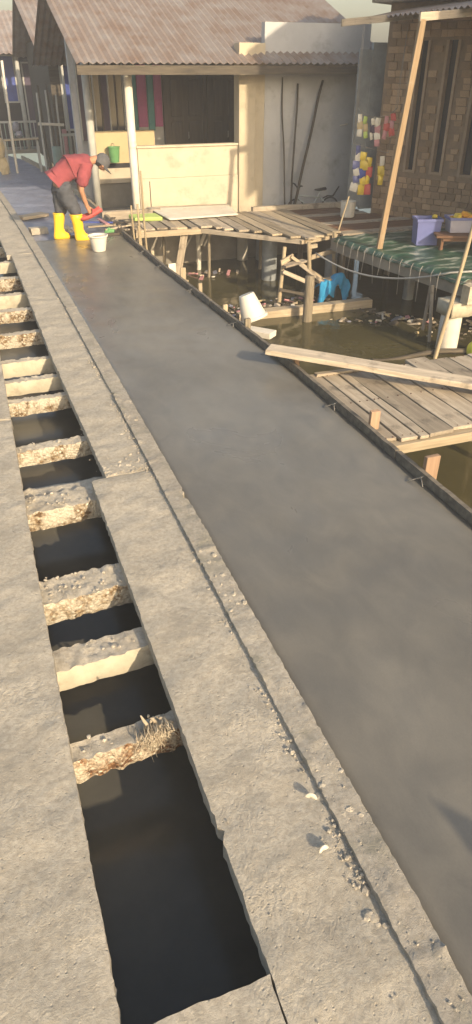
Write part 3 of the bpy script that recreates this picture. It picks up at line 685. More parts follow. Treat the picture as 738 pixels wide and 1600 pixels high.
# upturned white bucket over a stump by the form
def bucket(name, loc, rot, r0, r1, h, label, cat='bucket', fill=None, mt='whiteplastic'):
    e = thing(name, loc, label, cat); wm = Matrix.Translation(loc) @ rot.to_matrix().to_4x4()
    mb = MB(); mb.lathe([(0, 0), (r0 * .95, 0), (r0, .008), (r1, h), (r1 * .96, h), (r0 * .95, .014), (0, .014)], 28)
    o = mb.build('shell', MT[mt], e, smooth=True, world=wm); set_sharp(o, 35)
    mb = MB(); mb.lathe([(r1 * .99, h * .90), (r1 * 1.07, h * .91), (r1 * 1.08, h * 1.01), (r1 * .96, h * 1.012), (r1 * .96, h * .99)], 28)
    mb.build('rim', MT[mt], e, smooth=True, world=wm)
    mb = MB(); mb.tube([(r1 * 1.07 * math.cos(a), r1 * .5 * math.sin(a) * .3 - r1 * .5 * abs(math.sin(a)), h * .93 - abs(math.sin(a)) * h * .25) for a in [math.pi * k / 12 for k in range(13)]], .004, 6)
    mb.build('handle', MT['wire'], e, smooth=True, world=wm)
    if fill:
        mb = MB(); mb.lathe([(0, h * .90), (r1 * .5, h * .89), (r1 * .955, h * .86)], 24); mb.build('mortar', MT['cement'], e, smooth=True, world=wm)
    return e
bucket('upturned_bucket', (2.60, 6.80, .20), Euler((R(166), R(-16), 0)), .085, .145, .27, 'upturned dirty white bucket stuck on a stump beside the form board')
tag(pole('short_stump', (2.56, 6.74, -1.4), (2.585, 6.78, .15), .05, .045, MT['bark']), 'stump in the water capped by the upturned white bucket', 'stump')
tag(plank('whitewashed_plank', (2.45, 6.62, -.10), (2.72, 6.30, -.10), .14, .06, MT['whitepaint']), 'short whitish plank just below the upturned bucket', 'plank')

# ------------------------------------------------------------------ shop porch with green tarpaulin
BD = Vector((.475, -.88, 0)); B0 = Vector((7.22, 11.47, 0))
pd = thing('shop_porch', (6.6, 8.6, -.9), 'low shop porch deck on concrete piles to the right of the water', 'porch')
EDGE = [(7.05, 5.66), (7.42, 5.60), (8.5, 5.46), (9.56, 5.32), (10.1, 5.30)]
def brick_x(y): return B0.x + (B0.y - y) / .88 * .475
mb = MB(); ys = [7.05, 7.42, 8.0, 8.5, 9.0, 9.56, 10.1]
for z0, z1 in ((-.20, -.025),):
    vs = []; fs = []
    for y in ys: vs += [(lerp_tab(EDGE, y), y, z0), (lerp_tab(EDGE, y), y, z1), (brick_x(y) + .02, y, z1), (brick_x(y) + .02, y, z0)]
    for j in range(len(ys) - 1):
        for k in range(4): fs.append((j * 4 + k, j * 4 + (k + 1) % 4, j * 4 + 4 + (k + 1) % 4, j * 4 + 4 + k))
    fs.append((0, 1, 2, 3)); e = (len(ys) - 1) * 4; fs.append((e + 3, e + 2, e + 1, e))
    mb.add(vs, fs)
mb.build('deck_slab', MT['base'], pd)
# broken concrete lip at the near edge, on the pile
o = rough_block('end_beam', lambda y: 5.58, lambda y: 9.4, 6.90, 7.045, -.02, -.24, .03, MT['plaster'], amp=.01, edge=.02, parent=pd, lump=.02, seed=51)
set_sharp(o)
rough_block('pile_head', lambda y: 5.44, lambda y: 5.76, 6.98, 7.32, -.242, -.42, .03, MT['plaster'], amp=.01, edge=.02, parent=pd, seed=52)
pipe_pile((5.58, 7.16), .135, .47, 'whitepaint', 'white pipe pile under the near corner of the shop porch')
pipe_pile((6.6, 7.2), .085, .7, 'whitepaint', 'white pipe pile farther along the porch front outside the frame')
pipe_pile((6.4, 9.4), .085, .7, 'zincgrey', 'grey pile in the dark beneath the shop porch')
pipe_pile((7.4, 8.4), .085, .7, 'zincgrey', 'grey pile deep under the shop porch near the brick wall')
# tarpaulin
vs = []; fs = []; nx, ny = 46, 70
for j in range(ny + 1):
    y = 7.12 + (10.0 - 7.12) * j / ny
    for i in range(nx + 1):
        x0 = lerp_tab(EDGE, y) - .03; x = x0 + (brick_x(y) - .35 - x0) * i / nx
        z = .004 + .018 * noise.noise((x * 3, y * 6, 3)) + .012 * noise.noise((x * 9, y * 14, 6)) + .012
        if i == 0: z -= .07
        elif i == 1: z -= .012
        vs.append((x, y, z))
for j in range(ny):
    for i in range(nx): fs.append((j * (nx + 1) + i, j * (nx + 1) + i + 1, (j + 1) * (nx + 1) + i + 1, (j + 1) * (nx + 1) + i))
o = MB().add(vs, fs).build('green_tarpaulin', MT['tarp'], smooth=True); md = o.modifiers.new('thick', 'SOLIDIFY'); md.thickness = .006
tag(o, 'worn green tarpaulin with white patches spread over the shop porch', 'tarpaulin')
# tie strings below its edge
for k in range(13):
    y = 7.5 + k * .195 + random.uniform(-.04, .04); x = lerp_tab(EDGE, y) - .045
    L = random.uniform(.22, .42); dy = random.uniform(-.12, .02); dx = random.uniform(-.08, .0)
    mb = MB(); mb.tube([(x + .03, y, .02), (x, y, -.03), (x + dx * .4, y + dy * .3, -.03 - L * .45), (x + dx, y + dy, -.03 - L)], .0045, 5)
    mb.build('tie_string', MT['wire'], o, smooth=True)
# sagging hose
mb = MB(); a = Vector((5.02, 10.05, -.22)); b = Vector((5.62, 7.38, .04)); pts = []
for k in range(25):
    t = k / 24; p = a.lerp(b, t); p.z -= .20 * 4 * t * (1 - t); p.x -= .04 * math.sin(t * 3.1); pts.append(p)
pts += [Vector((5.9, 7.30, .05)), Vector((6.5, 7.36, .05))]
tag(mb.tube(pts, .013, 8).build('sagging_hose', MT['hose'], smooth=True), 'grey hose sagging along the edge of the green tarpaulin', 'hose')
# poles
tag(plank('porch_post', (5.53, 9.02, -.02), (5.80, 9.02, 2.75), .085, .05, MT['woodorange'], upv=(0, 1, 0), seg=10), 'leaning orange timber post rising from the tarpaulin edge', 'post')
tag(pole('bamboo_pole', (5.22, 6.93, -1.2), (5.78, 7.10, 1.9), .028, .02, MT['bamboo'], knots=True, seg=18), 'thin crooked bamboo pole beside the white pipe pile', 'pole')
tag(pole('thin_rod', (5.60, 10.46, -.02), (5.72, 10.40, .52), .014, .012, MT['bamboo']), 'short thin rod standing at the right corner of the far deck', 'rod')
# driftwood sticks and branches hanging below porch
for a, b, lab in (((5.45, 7.55, -.75), (5.62, 7.75, -.15), 'left broken stick jammed under the shop porch'), ((5.55, 7.5, -.9), (5.55, 7.62, -.18), 'upright broken stick jammed under the shop porch')):
    tag(plank('broken_stick', a, b, .04, .025, MT['wood'], upv=(0, 1, 0)), lab, 'stick', 'broken sticks under the porch')
tag(pole('floating_branch', (4.45, 7.12, -.89), (5.85, 6.95, -.86), .028, .035, MT['wooddark'], bend=.03), 'dark floating branch beside the lime green float', 'branch')
mb = MB(); mb.lathe([(0, -.12), (.10, -.11), (.15, -.03), (.15, .05), (.11, .11), (0, .125)], 24, rot=Euler((R(80), 0, R(20))).to_matrix())
tag(mb.build('lime_float', MT['lime'], smooth=True, world=Matrix.Translation((5.86, 6.86, -.84))), 'lime green plastic float at the right frame edge', 'float')
# wooden floor strip between the far deck and the shop porch
pf = thing('house_walkway', (6.4, 11.4, -.4), 'brown plank walkway before the grey wall, behind the green tarpaulin', 'walkway')
for k in range(9):
    y = 10.38 + k * .26
    plank('floor_plank', (5.62 + random.uniform(-.03, .03), y, -.03), (min(7.6, brick_x(y) - .02), y + random.uniform(-.02, .02), -.03), .235, .035, MT['bench' if k % 3 else 'wood'], pf)
plank('joist', (5.75, 10.3, -.09), (5.75, 12.6, -.09), .08, .08, MT['wooddark'], pf, upv=(0, 0, 1))
plank('joist', (6.9, 10.3, -.09), (6.9, 12.6, -.09), .08, .08, MT['wooddark'], pf)
for q in ((5.75, 10.5), (5.75, 12.2), (6.9, 10.9), (6.9, 12.2)): pole('leg', (q[0], q[1], -1.4), (q[0], q[1], -.12), .06, .055, MT['bark'], pf)
tag(plank('ledge_timber', (4.95, 12.66, .01), (6.9, 12.60, .01), .10, .13, MT['wood']), 'long squared timber ledge in front of the grey wall', 'timber')

# bins and bench on the porch
def bin_(loc, sx, sy, h, label, contents, rz=0, mt='bluebin'):
    e = thing('storage_bin', loc, label, 'bin', 'blue plastic bins on the shop porch'); wm = Matrix.Translation(loc) @ Matrix.Rotation(rz, 4, 'Z')
    mb = MB(); t = .012
    vs = []
    for (s, z) in ((.88, 0), (1, h), (1 - t * 4, h), (.88 - t * 4, .015)):
        for (a, b) in ((-1, -1), (1, -1), (1, 1), (-1, 1)): vs.append((a * sx / 2 * s, b * sy / 2 * s, z))
    fs = [(3, 2, 1, 0), (12, 13, 14, 15)]
    for q in range(3):
        for k in range(4): fs.append((q * 4 + k, q * 4 + (k + 1) % 4, q * 4 + 4 + (k + 1) % 4, q * 4 + 4 + k))
    mb.add(vs, fs); mb.build('tub', MT[mt], e, world=wm, bevel=.006)
    mb = MB(); mb.bx(-sx / 2 - .012, sx / 2 + .012, -sy / 2 - .012, -sy / 2 + .006, h - .03, h + .004).bx(-sx / 2 - .012, sx / 2 + .012, sy / 2 - .006, sy / 2 + .012, h - .03, h + .004)
    mb.bx(-sx / 2 - .012, -sx / 2 + .006, -sy / 2 + .007, sy / 2 - .007, h - .03, h + .004).bx(sx / 2 - .006, sx / 2 + .012, -sy / 2 + .007, sy / 2 - .007, h - .03, h + .004)
    mb.build('rim', MT['bluebin'], e, world=wm)
    for k in range(contents[1]):
        mb = MB(); lumpy(mb, (random.uniform(-.36, .36) * sx, random.uniform(-.36, .36) * sy, h * random.uniform(.85, 1.18)), random.uniform(.05, .085), flat=.5)
        mb.build('packet', MT[contents[0] if random.random() < .7 else 'yellow'], e, world=wm)
    return e
bin_((6.30, 9.02, .03), .36, .30, .36, 'empty-looking blue plastic bin at the left end of the brown bench', ('bluebin', 2), R(-18))
bin_((6.66, 8.74, .23), .36, .28, .20, 'milky plastic bin of orange packets standing on the brown bench', ('orange', 22), R(-18), 'clearbin')
bin_((7.14, 8.45, .23), .36, .28, .22, 'blue bin of yellow packets on the bench outside the frame', ('yellow', 10), R(-18))
be = thing('low_bench', (6.8, 8.6, .02), 'low dark brown wooden bench holding bins on the porch', 'bench')
plank('seat', (6.28, 8.76, .205), (7.5, 8.20, .205), .34, .035, MT['bench'], be)
for p in ((6.32, 8.63), (6.42, 8.82), (7.32, 8.18), (7.42, 8.37)): plank('leg', (p[0], p[1], .02), (p[0], p[1], .188), .05, .05, MT['bench'], be)
plank('apron', (6.30, 8.60, .165), (7.38, 8.12, .165), .05, .02, MT['bench'], be, upv=(0, 1, 0))

# ------------------------------------------------------------------ brick house on the right
bh = thing('brick_house', (8.5, 10.5, -.9), 'shaded shop house clad in brown stone with narrow dark windows', 'house')
ang = math.atan2(BD.y, BD.x); BW = Matrix.Translation(B0) @ Matrix.Rotation(ang, 4, 'Z')   # local +X along the wall, local +Y to the outside? (left normal)
# outside is toward the water: local -Y
def wbx(name, x0, x1, y0, y1, z0, z1, mt, parent): return MB().bx(x0, x1, y0, y1, z0, z1).build(name, MT[mt], parent, world=BW)
WIN = [(.16, .33), (.66, .84), (1.18, 1.40), (1.95, 2.2), (2.9, 3.15)]
WZ0, WZ1 = .74, 2.6
segs = []; x = -.45
for a, b in WIN: segs.append((x, a)); x = b
segs.append((x, 5.0))
mb = MB()
for a, b in segs: mb.bx(a, b, 0, .15, WZ0, WZ1)
mb.bx(-.45, 5.0, 0, .15, -.25, WZ0 - .0005); mb.bx(-.45, 5.0, 0, .15, WZ1 + .0005, 3.1)
mb.bx(-.45, -.30, .1505, 4.5, -.25, 3.1); mb.bx(-.2995, 4.6995, 4.35, 4.5, -.25, 3.1); mb.bx(4.70, 4.85, .1505, 4.5, -.25, 3.1)
wl_ = mb.build('wall', MT['mortar'], bh, world=BW)
for k, (a, b) in enumerate(WIN):
    wdw = MB().bx(a, b, .09, .11, WZ0, WZ1).build('window', MT['pane'], bh, world=BW)
    mb = MB(); mb.bx(a - .03, a + .015, -.035, .08, WZ0 - .03, WZ1).bx(b - .015, b + .03, -.035, .08, WZ0 - .03, WZ1).bx(a + .0155, b - .0155, -.03, .08, WZ0 - .025, WZ0 + .01)
    mb.build('frame', MT['stonelight'], wdw, world=BW)
# stone pieces on the outer face, shared meshes
stones = []
for k in range(8):
    mb = MB(); mb.box((0, 0, 0), (1, 1, 1), jit=.06); stones.append(mb.mesh('stone', MT['brick']))
cnt = 0; z = -.02; row = 0
while z < 2.9 and cnt < 300:
    hgt = random.choice([.085, .10, .115]); x = -.44 + random.uniform(0, .08)
    while x < 1.75:
        wd = random.uniform(.10, .20)
        c0, c1 = x, x + wd
        ok = all(c1 < a - .035 or c0 > b + .035 for a, b in WIN) or z + hgt < WZ0 - .04 or z > WZ1
        if ok and c1 < 1.9 and cnt < 300:
            m = BW @ Matrix.Translation(((c0 + c1) / 2, -.005 - random.uniform(0, .008), z + hgt / 2)) @ Matrix.Diagonal((wd - .014, .034, hgt - .014, 1))
            o = bpy.data.objects.new('stone', stones[random.randrange(8)]); link(o, m, wl_); cnt += 1
        x += wd
    z += hgt; row += 1
MB().bx(-.6, 5.0, .02, .14, -1.5, -.2505).build('added_backing_wall', MT['base'], bh, world=BW)  # backing added under the house to hide bright water and keep it dark
# upper floor and roof of the brick house
mb = MB(); mb.bx(-.6, 5.2, -.35, .0, 3.1005, 3.22).bx(-.6, 5.2, .0005, 4.7, 3.1005, 3.22); mb.build('floor_slab', MT['base'], bh, world=BW)
def corrugated(mb, p00, p10, p11, p01, nu, amp=.018, th=.004):
    p00, p10, p11, p01 = map(Vector, (p00, p10, p11, p01)); nrm = (p10 - p00).cross(p01 - p00).normalized(); vs = []; fs = []
    for k in range(nu + 1):
        u = k / nu; o = nrm * (amp * (1 if k % 2 else -1))
        vs += [p00.lerp(p10, u) + o, p01.lerp(p11, u) + o, p00.lerp(p10, u) + o - nrm * th, p01.lerp(p11, u) + o - nrm * th]
    for k in range(nu):
        a = k * 4; b = a + 4; fs += [(a, b, b + 1, a + 1), (a + 2, a + 3, b + 3, b + 2), (a, a + 2, b + 2, b), (a + 1, b + 1, b + 3, a + 3)]
    mb.add(vs, fs)
mb = MB(); corrugated(mb, (-.7, -.5, 3.28), (5.3, -.5, 3.28), (5.3, 2.2, 4.4), (-.7, 2.2, 4.4), 80); corrugated(mb, (5.3, 4.9, 3.28), (-.7, 4.9, 3.28), (-.7, 2.2, 4.4), (5.3, 2.2, 4.4), 80)
mb.build('roof', MT['zinc'], bh, world=BW)
mb = MB(); mb.add([(-.45, .1, 3.2205), (-.45, 4.4, 3.2205), (-.45, 2.2, 4.3)], [(0, 1, 2)]).add([(4.85, .1, 3.2205), (4.85, 4.4, 3.2205), (4.85, 2.2, 4.3)], [(0, 2, 1)]); mb.build('gable', MT['wood'], bh, world=BW)

# unseen two-storey house, added and turned to shade the grey wall and shop
nb = thing('added_shade_house', (9, 4.5, -.9), 'unseen two-storey rendered house added right of the frame to shade the shop porch', 'house')
NW = Matrix.Translation((6.95, 6.55, 0)) @ Matrix.Rotation(R(14), 4, 'Z') @ Matrix.Translation((-7.3, -6.55, 0))
MB().bx(7.3, 11.5, 1.6, 6.55, -.2, 5.3).build('wall', MT['grey'], nb, world=NW)
mb = MB(); corrugated(mb, (7.0, 6.8, 5.3), (7.0, 1.3, 5.3), (9.4, 1.3, 6.5), (9.4, 6.8, 6.5), 70); corrugated(mb, (11.8, 1.3, 5.3), (11.8, 6.8, 5.3), (9.4, 6.8, 6.5), (9.4, 1.3, 6.5), 70); mb.build('roof', MT['zinc'], nb, world=NW)
for (y, z) in ((2.4, .7), (5.0, .7), (2.4, 3.3), (4.8, 3.3)):
    wd = MB().bx(7.28, 7.296, y, y + .9, z, z + 1.1).build('window', MT['pane'], nb, world=NW)
    mb = MB(); mb.bx(7.25, 7.279, y - .06, y, z - .06, z + 1.16).bx(7.25, 7.279, y + .9, y + .96, z - .06, z + 1.16).bx(7.25, 7.279, y + .0005, y + .8995, z + 1.1, z + 1.16).bx(7.25, 7.279, y + .0005, y + .8995, z - .06, z); mb.build('frame', MT['whitepaint'], wd, world=NW)
MB().bx(7.27, 7.296, 3.7, 4.5, -.19, 1.8).build('door', MT['darkdoor'], nb, world=NW)
for x, y in ((7.5, 1.8), (7.5, 4.2), (7.5, 6.35), (11.2, 1.8), (11.2, 6.35), (9.4, 4.2)): MB().tube([(x, y, -1.5), (x, y, -.19)], .12, 12).build('pile', MT['base'], nb, world=NW, smooth=True)

# ------------------------------------------------------------------ cream house behind the far deck
ch = thing('cream_house', (4.5, 14.2, -.9), 'cream stilt house with low veranda wall, dark panel doors and magenta shutters', 'house')
mb = MB(); mb.bx(2.97, 4.86, 13.20, 13.32, .56, 1.05).bx(2.96, 4.859, 13.185, 13.325, -.10, .5595); mb.build('veranda_wall', MT['cream'], ch, bevel=.008)
MB().bx(2.95, 4.859, 13.17, 13.34, 1.0505, 1.085).build('coping', MT['cream'], ch, bevel=.006)
MB().bx(3.145, 3.157, 13.178, 13.1845, -.06, .52).build('crack', MT['dark'], ch)
mb = MB(); mb.bx(4.8605, 5.18, 13.14, 13.42, -.15, 2.6).bx(5.1805, 5.37, 13.19, 13.42, -.15, 2.6); mb.build('pillar', MT['pillar'], ch, bevel=.01)
mb = MB(); mb.bx(5.3705, 7.45, 13.24, 13.40, -.45, 2.9).bx(7.30, 7.45, 13.4005, 16, -.45, 2.9); mb.build('grey_wall', MT['grey'], ch)
MB().bx(2.4, 7.4, 12.98, 16.4, -.28, -.16).build('floor_slab', MT['base'], ch)
MB().bx(2.3, 7.2995, 15.75, 15.9, -.159, 2.9).build('back_wall', MT['grey'], ch)
MB().bx(2.45, 7.35, 13.0, 13.12, -1.5, -.2805).build('added_backing_wall', MT['base'], ch)  # added backing, keeps the space below the far deck dark
MB().bx(2.35, 2.45, 13.1205, 19, -1.5, -.2805).build('added_backing_wall', MT['base'], ch)  # side piece of the added backing, shuts out the lit water
# ochre veranda section, deeper
mb = MB(); mb.bx(2.50, 3.74, 14.98, 15.10, .645, 1.21); mb.build('ochre_parapet', MT['ochre'], ch, bevel=.006)
MB().bx(2.52, 3.72, 15.0, 15.08, .56, .6445).build('painted_shadow_gap', MT['dark'], ch)  # solid strip; the shade of the gap is put into its dark colour
MB().bx(2.50, 3.74, 14.96, 15.12, .29, .5595).build('pale_band', MT['cream'], ch, bevel=.006)
MB().bx(2.55, 3.70, 15.0, 15.1, -.159, .2895).build('lower_wall', MT['base'], ch)
# back wall pieces
def panel_door(x0, x1):
    d_ = MB().bx(x0, x1, 15.68, 15.745, .0, 2.15).build('door', MT['darkdoor'], ch)
    n = 2; w_ = (x1 - x0) / n
    for i in range(n):
        for (a, b) in ((.1, .78), (.88, 1.30), (1.40, 2.05)):
            m_ = MB(); m_.bx(x0 + i * w_ + .07, x0 + (i + 1) * w_ - .07, 15.655, 15.6795, a, b); m_.build('panel', MT['darkdoor'], d_, bevel=.012)
    MB().tube([(x0 + w_ + .04, 15.63, 1.0), (x0 + w_ + .04, 15.60, 1.0), (x0 + w_ + .04, 15.60, 1.12)], .01, 6).build('handle', MT['wire'], d_)
    m_ = MB(); m_.bx(x0 - .08, x0 - .001, 15.64, 15.747, 0, 2.25).bx(x1 + .001, x1 + .08, 15.64, 15.747, 0, 2.25).bx(x0 - .0005, x1 + .0005, 15.64, 15.747, 2.151, 2.25); m_.build('frame', MT['darkdoor'], d_)
panel_door(4.22, 4.98); panel_door(5.16, 5.80)
for (a, b, mt) in ((3.50, 3.60, 'teal'), (3.61, 3.80, 'pink'), (3.82, 3.95, 'teal'), (3.96, 4.12, 'pink')):
    s_ = MB().bx(a, b, 15.70, 15.745, 1.22 if mt == 'pink' else 1.15, 2.3).build('shutter', MT[mt], ch)
    m_ = MB(); m_.bx(a + .025, b - .025, 15.685, 15.6995, 1.27, 1.60).bx(a + .025, b - .025, 15.685, 15.6995, 1.68, 2.2); m_.build('shutter_panel', MT[mt], s_, bevel=.006)
for k in range(7):
    a = 2.42 + k * .15
    s_ = MB().bx(a + .012, a + .138, 15.70, 15.745, 1.0, 2.35).build('window_pane', MT['pane' if k % 3 else 'purple'], ch)
    MB().bx(a - .012, a + .0115, 15.66, 15.747, .95, 2.4).build('mullion', MT['darkdoor' if k % 2 else 'greypost'], s_)
mb = MB(); mb.tube([(2.90, 13.26, -.9), (2.90, 13.26, 2.2)], .072, 18); o = mb.build('white_post', MT['whitepaint'], ch, smooth=True)
mb = MB(); mb.tube([(2.40, 14.5, -.15), (2.40, 14.5, 2.35)], .072, 16); mb.build('grey_post', MT['greypost'], ch, smooth=True)
mb = MB(); mb.lathe([(.09, 0), (.10, .01), (.12, .25), (.115, .25), (.095, .015), (0, .012)], 20)
for x, y in ((3.2, 13.15), (4.2, 13.15), (5.4, 13.2), (6.6, 13.2), (3.0, 15.2), (5, 15.5), (7, 15.5)): MB().tube([(x, y, -1.5), (x, y, -.281)], .10, 12).build('pile', MT['base'], ch, smooth=True)
rf_ = MB(); corrugated(rf_, (2.0, 12.78, 2.30), (7.8, 12.78, 2.30), (7.8, 16.2, 3.55), (2.0, 16.2, 3.55), 90); corrugated(rf_, (7.8, 19.4, 2.3), (2.0, 19.4, 2.3), (2.0, 16.2, 3.55), (7.8, 16.2, 3.55), 90)
o = rf_.build('roof', MT['zinc'], ch)
MB().bx(2.0, 7.8, 12.80, 12.83, 2.14, 2.27).build('fascia', MT['wooddark'], o)
# things by the house
mb = MB(); mb.lathe([(0, 0), (.088, 0), (.09, .006), (.115, .26), (.125, .26), (.125, .275), (.11, .275), (.088, .012), (0, .012)], 22)
o = mb.build('green_pail', MT['greenplastic'], smooth=True, world=Matrix.Translation((2.87, 14.84, .68))); set_sharp(o, 35)
tag(o, 'green plastic pail hung on the ochre wall behind the cap', 'pail')
MB().tube([(2.87, 14.73, .90), (2.87, 14.80, 1.0), (2.87, 14.975, 1.0)], .006, 6).build('hook', MT['wire'], o, world=Matrix.Identity(4))
# white sheet lying on the far deck
vs = []; fs = []
C4 = [Vector((3.22, 12.15, .03)), Vector((4.50, 12.20, .03)), Vector((4.62, 13.10, .07)), Vector((3.06, 13.14, .09))]
for j in range(9):
    for i in range(17):
        u, v = i / 16, j / 8; p = C4[0].lerp(C4[1], u).lerp(C4[3].lerp(C4[2], u), v); p.z += .012 * noise.noise((u * 4, v * 3, 1)); vs.append(p)
for j in range(8):
    for i in range(16): fs.append((j * 17 + i, j * 17 + i + 1, (j + 1) * 17 + i + 1, (j + 1) * 17 + i))
o = MB().add(vs, fs).build('pale_sheet', MT['whitepaint'], smooth=True); md = o.modifiers.new('t', 'SOLIDIFY'); md.thickness = .012
tag(o, 'flat pale sheet lying on the far deck against the cream wall', 'sheet')
o = MB().box((2.86, 12.45, .045), (.52, .34, .07), rot=Euler((0, R(2), R(8))).to_matrix(), jit=.01).build('lime_mat', MT['limesheet'], bevel=.02)
tag(o, 'rolled lime green mat on the far deck left of the pale sheet', 'mat')
tag(plank('grey_threshold', (2.2, 12.98, .03), (3.25, 12.92, .03), .12, .14, MT['wood']), 'grey timber sill behind the lime mat at the cream wall foot', 'timber')
# sticks leaning on the grey wall
for a, b, r, lab in (((5.78, 13.05, -.0), (5.72, 13.22, 2.1), .016, 'leftmost thin stick leaning on the grey wall'), ((5.86, 12.95, .0), (6.02, 13.2, 2.0), .02, 'middle dark stick leaning on the grey wall'), ((5.92, 12.92, .0), (6.52, 13.2, 2.05), .028, 'right slanting dark pole leaning on the grey wall')):
    tag(pole('leaning_stick', a, b, r, r * .8, MT['wooddark']), lab, 'stick', 'sticks leaning on the grey wall')
tag(MB().lathe([(0, 0), (.012, 0), (.014, .16), (0, .165)], 10, rot=Euler((0, R(82), 0)).to_matrix()).build('wall_bracket', MT['whitepaint'], smooth=True, world=Matrix.Translation((6.95, 13.225, 1.32))), 'small white bracket fixed on the grey wall', 'bracket')

# child's bicycle
bk = thing('small_bicycle', (6.3, 12.95, -.25), 'small bicycle leaning at the grey wall behind the timber ledge', 'bicycle')
def wheel(c, r):
    mb = MB(); mb.tube([(c[0] + r * math.cos(a), c[1], c[2] + r * math.sin(a)) for a in [2 * math.pi * k / 28 for k in range(29)]], .016, 7, cap=False); o = mb.build('tyre', MT['metaldark'], bk, smooth=True)
    m2 = MB()
    for k in range(10): a = math.pi * 2 * k / 10; m2.tube([c, (c[0] + r * math.cos(a), c[1], c[2] + r * math.sin(a))], .002, 4)
    m2.build('spokes', MT['wire'], o)
wheel((5.98, 12.98, -.07), .18); wheel((6.72, 12.98, -.07), .18)
mb = MB()
for a, b in (((6.0, 12.98, .18), (6.5, 12.98, .12)), ((6.02, 12.98, .12), (6.32, 12.98, -.08)), ((6.32, 12.98, -.08), (6.5, 12.98, .22)), ((6.32, 12.98, -.08), (6.72, 12.98, -.07)), ((6.5, 12.98, .12), (6.72, 12.98, -.07)), ((5.98, 12.98, -.07), (6.03, 12.98, .28))): mb.tube([a, b], .017, 8)
mb.build('frame', MT['paleframe'], bk, smooth=True)
MB().tube([(5.98, 12.72, .37), (6.0, 12.84, .36), (6.03, 12.98, .28), (6.0, 13.10, .36), (5.98, 13.2, .37)], .013, 8).build('handlebar', MT['metaldark'], bk, smooth=True)
MB().tube([(6.38, 12.98, .26), (6.46, 12.98, .255), (6.60, 12.98, .27)], [.03, .05, .065], 10, flat=.5).build('saddle', MT['metaldark'], bk, smooth=True)
MB().tube([(6.56, 12.98, .10), (6.66, 12.98, .14), (6.78, 12.98, .13), (6.9, 12.98, .30)], [.02, .03, .03, .022], 8, flat=.4).build('mudguard', MT['metaldark'], bk, smooth=True)

# hanging snack sachets on strings at the shop front
def sachet_strip(x, y, zt, n, mats, lab, wd=.085, hh=.105):
    e = thing('sachet_strip', (x, y, zt - n * hh), lab, 'sachets', 'strips of sachets hanging at the shop')
    for k in range(n):
        mb = MB(); vs = []; fs = []
        tw = R(random.uniform(-28, 28)); cx_ = random.uniform(-.01, .01)
        for s in (-1, 1):
            for j in range(4):
                for i in range(4):
                    u = i / 3 - .5; v = j / 3; puff = math.sin(math.pi * i / 3) * math.sin(math.pi * v) * .022 * s
                    vs.append((u * wd, puff, -v * (hh * 1.12)))
        for s in range(2):
            for j in range(3):
                for i in range(3): b_ = s * 16 + j * 4 + i; fs.append((b_, b_ + 1, b_ + 5, b_ + 4))
        mb.add(vs, fs); mb.build('sachet', MT[mats[k % len(mats)]], e, smooth=True, world=Matrix.Translation((x + cx_, y, zt - k * hh)) @ Matrix.Rotation(tw, 4, 'Z') @ Matrix.Rotation(R(random.uniform(-14, 14)), 4, 'Y') @ Matrix.Diagonal((random.uniform(.7, 1.1), 1, random.uniform(.9, 1.15), 1)))
    return e
sachet_strip(6.04, 10.82, 1.20, 6, ['bluebin', 'whiteplastic'], 'blue and white sachet strip, leftmost of the hanging ones', .13, .11)
sachet_strip(6.15, 10.80, 1.10, 5, ['yellow', 'yellow', 'blue'], 'yellow sachet strip beside the blue and white one', .13, .12)
sachet_strip(6.27, 10.80, 1.02, 4, ['yellow', 'red'], 'red and yellow sachet strip next to the pale card', .11, .13)
sachet_strip(6.50, 10.80, 1.03, 3, ['whiteplastic', 'yellow', 'yellow'], 'short yellow strip under a pinkish card, rightmost of the lower row', .12, .14)
for k, (x, mats, lab) in enumerate(((6.04, ['whiteplastic', 'ochre'], 'dull beige sachet strip at the left of the upper string'), (6.14, ['limesheet', 'ochre'], 'greenish sachet strip on the upper string'), (6.26, ['whiteplastic', 'purple'], 'white and purple sachet strip on the upper string'), (6.36, ['whiteplastic', 'pinkpost'], 'white and pink sachet strip in the middle of the upper string'), (6.52, ['pinkpost', 'red'], 'pink sachet strip on the upper string'), (6.62, ['red', 'pinkpost'], 'red sachet strip nearest the orange post'))):
    sachet_strip(x, 10.82, 1.63 - .06 * math.sin(k / 5 * math.pi), 3 if k != 3 else 4, mats, lab, .10, .10)
mb = MB(); mb.tube([(5.98, 10.82, 1.72), (6.04, 10.82, 1.66), (6.14, 10.82, 1.60), (6.35, 10.82, 1.58), (6.55, 10.82, 1.61), (6.68, 10.82, 1.70)], .004, 5).tube([(5.98, 10.82, 1.72), (5.98, 10.84, 2.75)], .004, 5).tube([(6.68, 10.82, 1.70), (6.72, 10.84, 2.75)], .004, 5).tube([(5.95, 10.81, 1.23), (6.2, 10.81, 1.16), (6.6, 10.80, 1.07)], .004, 5).tube([(5.95, 10.81, 1.23), (5.96, 10.84, 2.75)], .004, 5).tube([(6.6, 10.80, 1.07), (6.72, 10.84, 2.75)], .003, 5)
tag(mb.build('hanging_string', MT['wire'], smooth=True), 'thin strings holding the sachet strips at the shop front', 'string')
# porch rafter that the strings and the post hold
rr_ = thing('porch_awning', (6.6, 10.0, 2.7), 'timber rafters and zinc awning over the shop porch, above the sachets', 'awning')
plank('rafter', (5.74, 9.02, 2.76), (8.1, 9.3, 2.95), .05, .09, MT['wood'], rr_, upv=(0, 0, 1)); plank('rafter', (5.6, 10.85, 2.78), (7.5, 10.95, 2.95), .05, .09, MT['wood'], rr_)
mb = MB(); corrugated(mb, (6.35, 11.6, 2.87), (6.35, 8.7, 2.87), (7.9, 8.7, 3.06), (7.4, 11.6, 3.06), 44); mb.build('awning_sheet', MT['zinc'], rr_)
